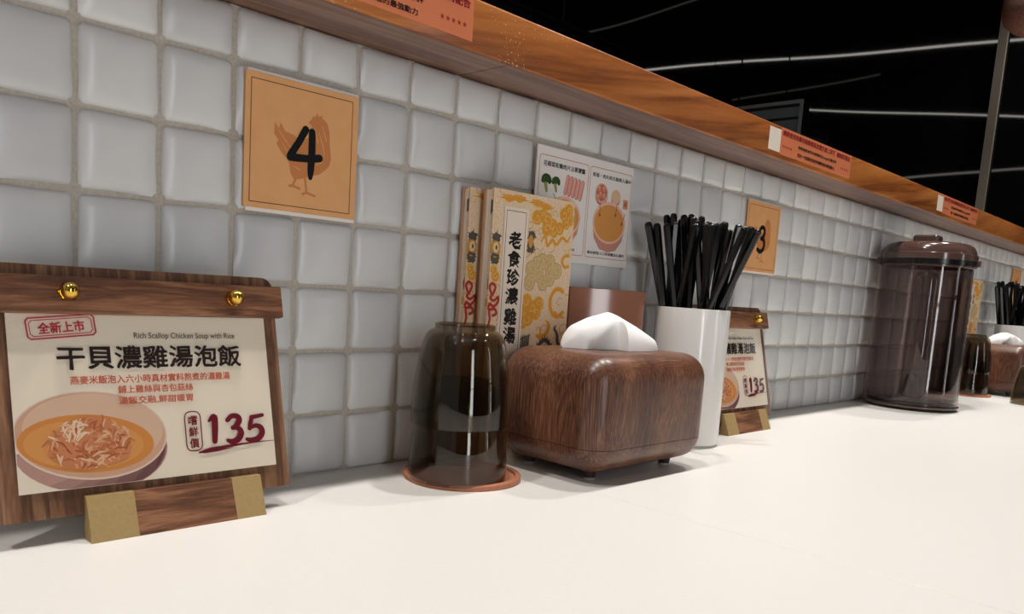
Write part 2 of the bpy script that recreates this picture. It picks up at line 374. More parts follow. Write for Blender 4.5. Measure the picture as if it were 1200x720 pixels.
# ------------------------------------------------------------------ the setting
XL, XR = -16, 60
wall = box('wall_back', XL, XR, 0.0, 0.6, -16.0, 6.66, 'grout'); structure(wall, 'tiled wall behind the counter with pale sanded grout')
def tile_mesh(h, seed, coarse=False):
    rnd = random.Random(seed); w2, h2 = 0.466, h / 2
    us = [-1, -0.9, -0.62, -0.22, 0.22, 0.62, 0.9, 1] if not coarse else [-1, -0.82, 0, 0.82, 1]
    n = len(us); bm = bmesh.new(); grid = []
    tilt = (rnd.uniform(-0.012, 0.012), rnd.uniform(-0.012, 0.012)); ph = [rnd.uniform(0, 6.28) for _ in range(4)]
    for i, u in enumerate(us):
        row = []
        for j, v in enumerate(us):
            x, z = u * w2, v * h2
            edge = max(abs(u), abs(v))
            if abs(u) == 1 and abs(v) == 1: x *= 0.935; z *= 0.935
            elif edge == 1:   # slightly uneven hand-cut edges
                x += 0.006 * math.sin(2.3 * v + ph[0]) if abs(u) == 1 else 0; z += 0.006 * math.sin(2.3 * u + ph[1]) if abs(v) == 1 else 0
            d = 0.040 + 0.070 * (1 - abs(u) ** 3.2) ** 0.8 * (1 - abs(v) ** 3.2) ** 0.8 if edge < 1 else 0.022
            d += tilt[0] * u + tilt[1] * v if edge < 1 else 0
            row.append(bm.verts.new((x, -max(d, 0.006), z)))
        grid.append(row)
    for i in range(n - 1):
        for j in range(n - 1): bm.faces.new((grid[i][j], grid[i + 1][j], grid[i + 1][j + 1], grid[i][j + 1]))
    rim = [grid[i][0] for i in range(n)] + [grid[n - 1][j] for j in range(1, n)] + [grid[i][n - 1] for i in range(n - 2, -1, -1)] + [grid[0][j] for j in range(n - 2, 0, -1)]
    low = [bm.verts.new((v.co.x, 0.01, v.co.z)) for v in rim]
    for k in range(len(rim)): bm.faces.new((rim[k], rim[(k + 1) % len(rim)], low[(k + 1) % len(rim)], low[k]))
    me = mesh_bm('tile', bm, 55); me.materials.append(MAT['tile']); return me
rows = [(5.985, 6.645)] + [(4.985 - k, 5.915 - k) for k in range(5)] + [(0.02, 0.915)]
full = [tile_mesh(0.93, s) for s in range(6)]; top = [tile_mesh(0.66, 20 + s) for s in range(3)]; bot = [tile_mesh(0.895, 30 + s) for s in range(3)]
stuff = bmesh.new()
for c in range(XL, XR):
    for r, (z0, z1) in enumerate(rows):
        ms = top if r == 0 else bot if r == 6 else full
        if -11 <= c <= 29:
            t = bpy.data.objects.new('tile', random.choice(ms)); link(t, wall)
            t.location = Vector((c + 0.5 + random.uniform(-0.006, 0.006), 0, (z0 + z1) / 2 + random.uniform(-0.005, 0.005))) * T
            t.rotation_euler = (0, random.uniform(-0.008, 0.008), 0)
        else:
            me = random.choice(ms); k = len(stuff.verts); stuff.from_mesh(me); stuff.verts.ensure_lookup_table()
            off = Vector((c + 0.5, 0, (z0 + z1) / 2)) * T
            for v in stuff.verts[k:]: v.co += off
me = bpy.data.meshes.new('far_tiles'); stuff.to_mesh(me); stuff.free()
me.materials.clear(); me.materials.append(MAT['tile'])
for p in me.polygons: p.material_index = 0
ft = bpy.data.objects.new('far_tiles', me); link(ft, wall); ft['kind'] = 'stuff'

fl = box('floor', -60, XR + 2, -80, 120, -16.6, -16, 'floor'); structure(fl)
ce = box('ceiling', -20, XR + 2, -30, 120, 58, 59, 'dull_black'); structure(ce)
wf = box('wall_front', -60, XR + 2, -61, -60, -16, 58, plain('warm_grey_plaster', (150, 142, 134), 0.8)); structure(wf)
pane = emit('fill_pane', (0.97, 0.98, 1.0), 7.0)  # glow of the added openings, strong enough to fill upright faces
for k, (a, b) in enumerate(((-17, -10), (37.6, 39.6))):                      # two unseen glowing openings, set by the streaks on glass, added as front fill
    w_ = box('window_%d' % (k + 1), a, b, -60.05, -59.9, -14, 30, pane); structure(w_, 'tall glowing opening added behind the camera as front fill and streak source')
    for q0, q1, z0, z1 in ((a - 0.6, a, -14, 30.6), (b, b + 0.6, -14, 30.6), (a, b, 30, 30.6), (a, b, 6, 6.5)):
        box('window_frame', q0, q1, -60.1, -59.7, z0, z1, 'dark_box', w_)
wl = box('wall_left_blocker', -20.5, -19.5, 0.7, 118, -16, 58, 'dull_black'); structure(wl)  # unseen kitchen wall added so the black sheets mirror less light
wk = box('wall_kitchen', -20, XR + 2, 118, 119, -16, 58, 'dull_black'); structure(wk)

# end wall: glossy black sheets, each a little twisted as fixed sheets are
we = box('wall_end', XR + 0.5, XR + 1.5, -30, 118, -16, 58, 'dull_black'); structure(we, 'dark wall of glossy black sheets beyond the end of the counter')
def black_panel(y0, y1, twist, bulge, tilt):
    bm = bmesh.new(); ny, nz = 24, 16; g = []
    for i in range(ny + 1):
        row = []
        for j in range(nz + 1):
            y = y0 + (y1 - y0) * i / ny; z = -15.9 + 73.8 * j / nz
            u = (y - y0) / (y1 - y0) - 0.5; w = (z - 24) / 24
            row.append(bm.verts.new((twist * u * w + bulge * (math.sin(u * 7 + w * 2) * 0.5) * (0.3 + abs(w)) + tilt * w, y, z)))
        g.append(row)
    for i in range(ny):
        for j in range(nz): bm.faces.new((g[i][j], g[i + 1][j], g[i + 1][j + 1], g[i][j + 1]))
    return mesh_bm('black_sheet', bm, 180)
for y0, y1, tw, bu, ti in ((-29, 6.05, 0.0, 0.045, 0), (6.1, 28.5, 0.0, 0.045, 0), (28.55, 51, 0.0, 0.045, 0), (51.05, 117, 0.0, 0.045, 0)):
    obj('black_sheet', black_panel(y0, y1, tw, bu, ti), 'black', we, (XR + 0.1, 0, 0))
tr = box('trim_1', XR - 0.25, XR + 0.05, 5.82, 6.36, -16, 58, 'alu'); structure(tr, 'slim grey upright joint strip on the black wall')

# counter
ct = empty('counter', (0, 0, 0)); tag(ct, 'long white laminate counter running along the tiled wall', 'counter')
for a, b in ((-40, 6.495), (6.505, XR)):
    box('worktop_panel', a, b, -12.5, 0.0, -0.8, 0.0, 'counter', ct, 0.006, 1)

# wooden ledge above the tiles
lg = empty('wooden_ledge', (0, 0, 6.67)); tag(lg, 'orange-brown varnished wooden ledge capping the tiled wall', 'ledge')
for a, b in ((XL, 6.04), (6.06, XR - 0.3)):
    box('underside_board', a, b, -1.2, 1.8, 0, 0.12, 'soffit', lg, 0.01, 1)
box('front_board', XL, XR - 0.3, -1.27, -1.19, -0.01, 0.77, 'fascia', lg, 0.04, 3)
box('top_board', XL, XR - 0.3, -1.19, 1.8, 0.66, 0.765, 'fascia', lg, 0.01, 1)

# ------------------------------------------------------------------ number signs on the wall
HEN = [(2.54, 5.22), (2.60, 5.14), (2.63, 5.23), (2.70, 5.12), (2.84, 5.09), (2.96, 5.02), (3.08, 5.10), (3.13, 5.22), (3.12, 5.28), (3.07, 5.30), (3.12, 5.36), (3.15, 5.42), (3.18, 5.40), (3.21, 5.47), (3.24, 5.42), (3.29, 5.45), (3.30, 5.41),
       (3.38, 5.36), (3.43, 5.23), (3.44, 5.05), (3.47, 4.85), (3.44, 4.74), (3.36, 4.66), (3.28, 4.60), (3.12, 4.55), (2.97, 4.49), (2.86, 4.47), (2.80, 4.56), (2.78, 4.68), (2.72, 4.76), (2.66, 4.81), (2.62, 4.86), (2.57, 4.93), (2.60, 4.98), (2.53, 5.06)]
def sign(dx, digit, label):
    s = empty('number_sign', (dx + 3.0, -0.118, 4.9)); tag(s, label, 'sign', 'numbered seat signs')
    o = (-3.0, 0.0, -4.9)
    box('backing_card', 2.14, 3.94, -0.012, 0.004, 3.955, 5.875, 'white_paper', s, loc=o)
    cd = box('orange_card', 2.09, 3.93, -0.045, -0.02, 4.005, 5.835, 'orange', s, 0.004, 1, loc=o)
    p = Print(); p.frame(2.175, 3.82, 4.085, 5.745, 0.010, (60, 36, 22)); p.build('border_line', cd, loc=(0, -0.045, 0))
    h = Print(); dk = (204, 132, 78)
    h.poly(HEN, dk, 1)
    for leg in ([(2.90, 4.5), (2.86, 4.42), (2.84, 4.37)], [(2.84, 4.38), (2.79, 4.37)], [(2.84, 4.38), (2.96, 4.35)], [(3.04, 4.52), (3.06, 4.40), (3.07, 4.31)], [(3.07, 4.31), (3.01, 4.28)], [(3.07, 4.31), (3.21, 4.275)]):
        h.stroke(leg, 0.035, dk, 1)
    for ln in ([(2.72, 4.99), (2.80, 4.90), (2.90, 4.87)], [(2.66, 4.95), (2.76, 4.82)], [(3.25, 5.2), (3.33, 5.0), (3.36, 4.85)], [(3.18, 5.25), (3.24, 5.05)], [(3.3, 5.3), (3.38, 5.1)], [(2.6, 5.12), (2.72, 4.98)], [(2.85, 4.66), (2.95, 4.62)], [(3.2, 4.72), (3.32, 4.78)]):
        h.stroke(ln, [0.008, 0.016, 0.006][:len(ln)], (228, 166, 108), 2)
    h.build('hen_emblem', cd, loc=(0, -0.045, 0))
    n = Print(); k = (12, 12, 14)
    if digit == '4':
        n.stroke([(3.03, 5.20), (2.92, 5.0), (2.79, 4.80)], [0.11, 0.105, 0.11], k, 3)
        n.stroke([(2.79, 4.78), (2.95, 4.785), (3.12, 4.80), (3.27, 4.83)], [0.12, 0.11, 0.105, 0.115], k, 3)
        n.stroke([(3.135, 5.18), (3.14, 4.9), (3.13, 4.65), (3.125, 4.53)], [0.11, 0.12, 0.115, 0.07], k, 3)
    elif digit == '3':
        n.stroke([(2.82, 5.10), (2.92, 5.19), (3.05, 5.18), (3.11, 5.07), (3.05, 4.95), (2.95, 4.90)], 0.115, k, 3)
        n.stroke([(2.95, 4.90), (3.08, 4.88), (3.15, 4.76), (3.10, 4.62), (2.96, 4.55), (2.80, 4.60)], 0.12, k, 3)
    else:
        n.stroke([(2.82, 5.08), (2.92, 5.19), (3.06, 5.17), (3.12, 5.05), (3.02, 4.85), (2.82, 4.58)], 0.115, k, 3); n.stroke([(2.82, 4.57), (3.18, 4.58)], 0.115, k, 3)
    n.build('number', cd, loc=(0, -0.05, 0))
    return s
sign(0, '4', 'orange square wall sign with black brushed number 4 over a hen')
sign(14.03, '3', 'orange wall sign partly hidden behind the chopsticks, its black number half covered')
sign(41.7, '2', 'tiny orange wall sign at the far right above the distant chopsticks')

# ------------------------------------------------------------------ illustrated poster
po = empty('instruction_poster', (9.5, -0.118, 4.8)); tag(po, 'white laminated poster of broccoli, sausages and soup bowls on the tiles', 'poster')
box('sheet', -1.53, 1.54, -0.03, -0.012, -1.09, 1.055, 'white_paper', po, 0.003, 1)
def PO(a, b): return (a - 9.5, b - 4.8)
p = Print(); red = (196, 110, 92)
for a0, a1 in ((8.05, 9.52), (9.58, 11.0)): p.frame(a0 - 9.5, a1 - 9.5, 3.87 - 4.8, 5.69 - 4.8, 0.012, red, 1, 0.06)
p.build('border_line', po, loc=(0, -0.03, 0))
p = Print(); ink = (38, 30, 30)
line(po, (0, -0.03, 0), '花椰菜和雞肉片沾蔥鹽醬', 8.16 - 9.5, 9.41 - 9.5, 0.69, 0.79, ink, 1, 0.02)
line(po, (0, -0.03, 0), '煎蛋・肉丸和白飯倒入湯中', 9.66 - 9.5, 10.96 - 9.5, 0.70, 0.785, ink, 1, 0.02)
line(po, (0, -0.03, 0), '最末調個人口味適量加入湯中', 9.66 - 9.5, 10.92 - 9.5, -0.865, -0.80, ink, 1, 0.02)
line(po, (0, -0.03, 0), '一起享用', 8.88 - 9.5, 9.24 - 9.5, -0.865, -0.80, ink, 1, 0.02)
p = Print()
for bx_, s in ((8.27, 1.0), (8.55, 0.85)):     # broccoli
    a, b = PO(bx_, 5.19)
    p.stroke([(a - 0.02, b - 0.02), (a + 0.02, b - 0.16 * s)], [0.10 * s, 0.07 * s], (150, 158, 92), 1)
    for k in range(7):
        t = math.pi * (k / 6) ; p.disc(a + 0.09 * s * math.cos(t), b + 0.03 + 0.075 * s * math.sin(t), 0.06 * s, 0.06 * s, (42 + k * 3, 66 + k * 3, 36), 2, 10, 0.12)
    p.disc(a, b + 0.05, 0.08 * s, 0.06 * s, (58, 84, 48), 3, 12, 0.15)
for k in range(5):                               # sausages
    a0, b0 = PO(8.90 + 0.115 * k, 5.36 - 0.013 * k); a1, b1 = PO(8.84 + 0.115 * k, 5.06 - 0.015 * k)
    p.stroke([(a0, b0), (a1, b1)], 0.108, (196, 122, 108), 1); p.stroke([(a0 - 0.012, b0), (a1 - 0.012, b1)], 0.075, (232, 168, 152), 2)
def small_bowl(a, b, r, inner):
    a, b = PO(a, b); p.disc(a, b - 0.03, r, r * 1.02, (196, 128, 112), 1, 24); p.disc(a, b + 0.01, r, r * 0.95, (232, 178, 160), 2, 24); p.disc(a, b + 0.015, r * 0.84, r * 0.8, inner, 3, 24)
small_bowl(9.99, 5.19, 0.21, (190, 110, 88))
for q in ((-0.08, 0.08), (0.07, 0.09), (-0.03, -0.03), (0.09, -0.05), (-0.1, -0.09)):
    a, b = PO(9.99 + q[0], 5.2 + q[1]); p.disc(a, b, 0.06, 0.065, (214, 142, 116), 4, 12); p.disc(a - 0.015, b + 0.02, 0.02, 0.02, (236, 186, 160), 5, 8)
small_bowl(10.48, 5.17, 0.155, (226, 190, 150))
p.poly([PO(10.74, 4.96), PO(10.92, 4.96), PO(10.92, 5.16), PO(10.74, 5.16)], (222, 160, 120), 1)
a, b = PO(10.83, 5.06); p.disc(a, b, 0.05, 0.06, (190, 104, 70), 2, 12)
def soup_pot(a, b, r):
    a, b = PO(a, b); p.poly([(a - r, b), (a - r * 0.86, b - r * 0.62), (a - r * 0.5, b - r * 1.0), (a, b - r * 1.1), (a + r * 0.5, b - r * 1.0), (a + r * 0.86, b - r * 0.62), (a + r, b)], (204, 144, 126), 1)
    p.disc(a, b, r, r * 0.78, (236, 190, 168), 2, 32); p.disc(a, b - 0.01, r * 0.9, r * 0.68, (216, 150, 82), 3, 32)
soup_pot(10.32, 4.62, 0.56); soup_pot(8.86, 4.60, 0.5)
for a, b, c_, d in ((9.96, 4.98, 9.98, 4.73), (10.53, 5.0, 10.51, 4.78), (10.84, 4.86, 10.74, 4.62), (8.5, 5.0, 8.6, 4.85)):
    q0, q1 = PO(a, b), PO(c_, d); p.stroke([q0, q1], 0.014, (92, 50, 40), 4); dx, dy = q1[0] - q0[0], q1[1] - q0[1]; l = math.hypot(dx, dy)
    p.poly([(q1[0] + dx / l * 0.03, q1[1] + dy / l * 0.03), (q1[0] - dy / l * 0.03 - dx / l * 0.04, q1[1] + dx / l * 0.03 - dy / l * 0.04), (q1[0] + dy / l * 0.03 - dx / l * 0.04, q1[1] - dx / l * 0.03 - dy / l * 0.04)], (92, 40, 34), 5)
p.build('food_picture', po, loc=(0, -0.03, 0))

# ------------------------------------------------------------------ stickers on the ledge
def sticker(x0, label):
    s = empty('ledge_sticker', (x0, -1.272, 6.79)); tag(s, label, 'sticker', 'salmon stickers along the ledge')
    box('salmon_strip', 0.58, 4.83, -0.012, 0.0, 0.0, 0.63, 'salmon', s)
    box('blank_square', 0.0, 0.57, -0.010, 0.0, 0.03, 0.56, 'paper', s)
    p = Print(); rd = (140, 24, 34); bk = (40, 20, 22)
    line(s, (0, -0.012, 0), '請將使用完畢的碗盤餐具放置於桌上即可', 0.66, 3.72, 0.445, 0.58, rd, 1, 0.035)
    line(s, (0, -0.012, 0), '感謝您的配合', 3.83, 4.76, 0.445, 0.58, rd, 1, 0.035)
    line(s, (0, -0.012, 0), '若您滿意我們的服務歡迎Google五星好評', 1.52, 3.86, 0.25, 0.345, bk, 1, 0.03)
    line(s, (0, -0.012, 0), '您的一句鼓勵是我們持續精進的最強動力', 1.52, 3.77, 0.075, 0.17, bk, 1, 0.03)
    for base in (0.72, 4.22):
        q = Print()
        for k in range(5):
            a, b = base + 0.11 * k, 0.20; pts = []
            for i in range(10):
                t = math.pi / 2 + i * math.pi / 5; r = 0.046 if i % 2 == 0 else 0.020; pts.append((a + r * math.cos(t), b + r * math.sin(t)))
            q.poly(pts, (168, 48, 36), 1)
        q.build('star_row', s, loc=(0, -0.012, 0))
    return s
sticker(0.33, 'salmon sticker cut off by the top edge, nearest on the ledge, with five stars')
sticker(14.74, 'salmon sticker with red and black lettering in the middle of the ledge')
sticker(27.3, 'small salmon sticker on the ledge above the water dispenser')

# ------------------------------------------------------------------ clipboard menu stand
LEAN = math.radians(-13.07)
def menu_stand(loc, label):
    s = empty('menu_stand', loc); tag(s, label, 'menu stand', 'wooden menu stands on the counter')
    # origin: middle of the base, on the counter. board pivot (front face, lower edge)
    piv = (-0.735, 0.20, 0.285); rot = (LEAN, 0, 0); K = 0.982
    def onb(me, name, mat, parent=s):
        if parent is s: me.transform(Matrix.Scale(K, 4)); return obj(name, me, mat, s, piv, rot)
        me.transform(Matrix.Scale(K, 4)); return obj(name, me, mat, parent)
    bm = box_bm(-1.12, 2.29, 0.0, 0.13, 0.0, 2.87)
    es = [e for e in bm.edges if abs((e.verts[0].co - e.verts[1].co).y) > 0.1 and e.verts[0].co.z > 2]
    bmesh.ops.bevel(bm, geom=es, offset=0.16, segments=5, profile=0.5, affect='EDGES')
    onb(mesh_bm('board', bm, 40), 'board', 'walnut_v')
    cb = onb(mesh_bm('clip_bar', box_bm(-1.14, 2.33, -0.17, -0.035, 2.30, 2.72, 0.012, 1), 40), 'clip_bar', 'walnut_h')
    for a in (-0.36, 1.61):
        bm = lathe_bm([(0, 0.0), (0.112, 0.0), (0.112, 0.05), (0.0, 0.05)], 6)
        lathe_bm([(0.093, 0.05), (0.097, 0.10), (0.088, 0.15), (0.06, 0.19), (0.03, 0.205), (0, 0.21)], 20, bm)
        bmesh.ops.rotate(bm, verts=bm.verts, matrix=Matrix.Rotation(math.radians(90), 3, 'X')); bmesh.ops.translate(bm, verts=bm.verts, vec=(a, -0.17, 2.53))
        onb(mesh_bm('cap_nut', bm, 40), 'cap_nut', 'gold', cb)
    cd = onb(mesh_bm('menu_card', box_bm(-0.96, 2.10, -0.03, -0.012, 0.30, 2.40)), 'menu_card', 'paper')
    onb(mesh_bm('clear_cover', box_bm(-1.0, 2.2, -0.066, -0.060, 0.035, 2.36)), 'clear_cover', 'clear')
    F = (0, -0.03, 0)
    # printed bowl of soup, cut at the left and lower edge of the card
    p = Print(); L0 = -0.955
    def arc(a, b, ra, rb, t0, t1, n=24, rot_=0.0):
        out = []
        for i in range(n + 1):
            t = math.radians(t0 + (t1 - t0) * i / n); x, y = ra * math.cos(t), rb * math.sin(t)
            out.append((max(L0, a + x * math.cos(rot_) - y * math.sin(rot_)), b + x * math.sin(rot_) + y * math.cos(rot_)))
        return out
    tl = -0.10
    for k in range(8):                                                     # bowl body, printed shading from pale mauve to plum
        f = k / 7; c = tuple(int(a_ + (b_ - a_) * f) for a_, b_ in zip((212, 170, 158), (110, 72, 76)))
        body = arc(-0.17, 0.90, 0.84 - 0.005 * k, 0.52, 170, 370, 24, tl)
        low = [(max(L0, a), max(0.305, min(b, 0.90) - 0.15 + 0.0)) for a, b in body]
        x0 = -0.95 + 1.65 * f
        cut = [(a, b) for a, b in low if a >= x0 - 0.25]
        if len(cut) > 3: p.poly(cut, c, 1 + k)
    p.poly(arc(-0.16, 0.89, 0.835, 0.515, 0, 360, 40, tl), (240, 214, 200), 10)
    p.poly(arc(-0.16, 0.895, 0.815, 0.495, 0, 360, 40, tl), (222, 176, 150), 11)
    p.poly(arc(-0.13, 0.955, 0.76, 0.42, 0, 360, 40, tl), (232, 196, 172), 12)
    p.poly(arc(-0.22, 0.80, 0.73, 0.335, 0, 360, 40, tl), (226, 150, 80), 13)
    p.poly(arc(-0.25, 0.79, 0.64, 0.28, 0, 360, 40, tl), (232, 164, 98), 14)
    p.build('bowl_picture', cd, loc=F)
    g = Print(); rn = random.Random(3)
    g.poly([(-0.66, 0.72), (-0.58, 0.92), (-0.42, 1.06), (-0.2, 1.12), (0.02, 1.06), (0.16, 0.92), (0.25, 0.72), (0.2, 0.6), (0.0, 0.54), (-0.28, 0.5), (-0.5, 0.56)], (222, 146, 104), 16)
    for k in range(170):
        t = rn.uniform(0, 6.28); r = math.sqrt(rn.random()); a = -0.2 + 0.44 * r * math.cos(t); b = 0.80 + 0.28 * r * math.sin(t)
        d = rn.uniform(0, 3.14); l = rn.uniform(0.04, 0.10); base = rn.choice(((238, 178, 138), (226, 150, 108), (206, 126, 84), (244, 200, 164), (190, 108, 70)))
        if a < -0.25 and b > 0.85 and rn.random() < 0.6: base = (250, 222, 190)
        g.stroke([(a - l * math.cos(d), b - l * math.sin(d) * 0.7), (a + 0.02 * rn.uniform(-1, 1), b + 0.02), (a + l * math.cos(d), b + l * math.sin(d) * 0.7)], [0.012, 0.028, 0.014], base, 17 + k % 12, False)
    g.build('shredded_chicken_picture', cd, loc=(0, -0.037, 0))
    p = Print(); ink = (44, 30, 28); rd = (200, 84, 46); mar = (120, 24, 44); st = (198, 60, 74)
    line(cd, (0, -0.044, 0), 'Rich Scallop Chicken Soup with Rice', 0.37, 1.65, 2.00, 2.095, ink, 1, 0.004)
    line(cd, (0, -0.044, 0), '干貝濃雞湯泡飯', -0.49, 1.71, 1.655, 1.935, ink, 1, 0.02, brush=0.005)
    line(cd, (0, -0.044, 0), '燕麥米飯泡入六小時真材實料熬煮的濃雞湯', -0.37, 1.54, 1.485, 1.585, rd, 1, 0.012)
    line(cd, (0, -0.044, 0), '鋪上雞絲與杏包菇絲', 0.14, 1.04, 1.36, 1.455, rd, 1, 0.012)
    line(cd, (0, -0.044, 0), '湯飯交融,鮮甜暖胃', 0.14, 1.03, 1.225, 1.32, rd, 1, 0.012)
    line(cd, (0, -0.044, 0), '全新上市', -0.66, -0.17, 2.085, 2.215, st, 1, 0.025, rot=0.09)
    q = Print()
    for inset, w in ((0, 0.016), (0.03, 0.009)):
        a0, a1, b0, b1 = -0.355 + inset, 0.355 - inset, -0.12 + inset, 0.12 - inset
        pts = [(a0, b0 + 0.03), (a0 + 0.03, b0), (a1 - 0.03, b0), (a1, b0 + 0.03), (a1, b1 - 0.03), (a1 - 0.03, b1), (a0 + 0.03, b1), (a0, b1 - 0.03), (a0, b0 + 0.03)]
        rt = [(-0.415 + a * math.cos(0.09) - b * math.sin(0.09), 2.155 + a * math.sin(0.09) + b * math.cos(0.09)) for a, b in pts]
        for e0, e1 in zip(rt, rt[1:]): q.stroke([e0, e1], w, st, 1)
    q.build('stamp_border', cd, loc=(0, -0.044, 0))
    q = Print()
    q.frame(0.90, 1.10, 0.595, 1.09, 0.014, mar, 1, 0.07)
    for k, ch in enumerate('嚐鮮價'): q.text(ch, 0.94, 1.06, 0.92 - k * 0.145, 1.04 - k * 0.145, mar, 1, 0.02)
    q.stroke([(1.205, 0.955), (1.26, 1.0), (1.285, 0.99), (1.28, 0.85), (1.265, 0.69)], [0.03, 0.075, 0.085, 0.085, 0.07], mar, 2)
    q.stroke([(1.455, 0.95), (1.52, 1.0), (1.60, 0.985), (1.615, 0.93), (1.56, 0.86), (1.52, 0.845)], [0.06, 0.065, 0.075, 0.08, 0.075, 0.06], mar, 2)
    q.stroke([(1.53, 0.85), (1.60, 0.83), (1.63, 0.77), (1.59, 0.70), (1.51, 0.665), (1.44, 0.685)], [0.05, 0.07, 0.085, 0.085, 0.075, 0.05], mar, 2)
    q.stroke([(1.79, 0.965), (1.88, 0.975), (1.95, 0.985)], [0.06, 0.055, 0.05], mar, 2); q.stroke([(1.79, 0.95), (1.765, 0.87), (1.755, 0.82)], 0.06, mar, 2)
    q.stroke([(1.755, 0.825), (1.84, 0.85), (1.91, 0.82), (1.925, 0.75), (1.87, 0.68), (1.77, 0.66), (1.70, 0.68)], [0.05, 0.06, 0.075, 0.085, 0.08, 0.07, 0.045], mar, 2)
    q.stroke([(1.05, 0.565), (1.20, 0.59), (1.45, 0.612), (1.75, 0.628), (2.09, 0.632)], [0.02, 0.05, 0.034, 0.018, 0.006], mar, 1)
    q.stroke([(1.10, 0.555), (1.3, 0.572), (1.5, 0.59)], [0.01, 0.025, 0.006], mar, 2)
    q.build('price', cd, loc=(0, -0.044, 0))
    for o_ in cd.children: o_.data.transform(Matrix.Scale(K, 4)); o_.location *= K
    # base block: slanted front, brass-foil ends, slot behind which the board stands
    def wedge(a0, a1, grow=0.0, slab=False):
        bm = bmesh.new(); k = grow
        pr = [(-0.035 - k, 0.0), (0.60 + k, 0.0), (0.55 + k, 0.485 + k), (0.395, 0.485 + k), (0.35, 0.28), (0.188, 0.28), (0.233, 0.485 + k), (0.158 - k, 0.485 + k)]
        if slab: pr = [(-0.035 - k, 0.0), (0.24, 0.0), (0.188, 0.28), (0.233, 0.485 + k), (0.158 - k, 0.485 + k)]
        va = [bm.verts.new((a0, y, z)) for y, z in pr]; vb = [bm.verts.new((a1, y, z)) for y, z in pr]; n = len(pr)
        for i in range(n): bm.faces.new((va[i], va[(i + 1) % n], vb[(i + 1) % n], vb[i]))
        bm.faces.new(va[::-1]); bm.faces.new(vb)
        return bm
    bb = obj('base_block', mesh_bm('base_block', wedge(-0.53, 0.66)), 'walnut_h', s)
    for a0, a1 in ((-1.045, -0.531), (0.661, 1.055)):
        obj('brass_end', mesh_bm('brass_end', wedge(a0, a1, 0.004, True)), 'brass', bb)
    return s
first = menu_stand((0.70, -1.61, 0), 'large wooden clipboard menu stand at the left with a soup card priced 135')
sec = copy_tree(first, None, (13.95, 0.0, 0)); sec['label'] = 'smaller looking wooden clipboard menu stand standing behind the white chopstick holder'

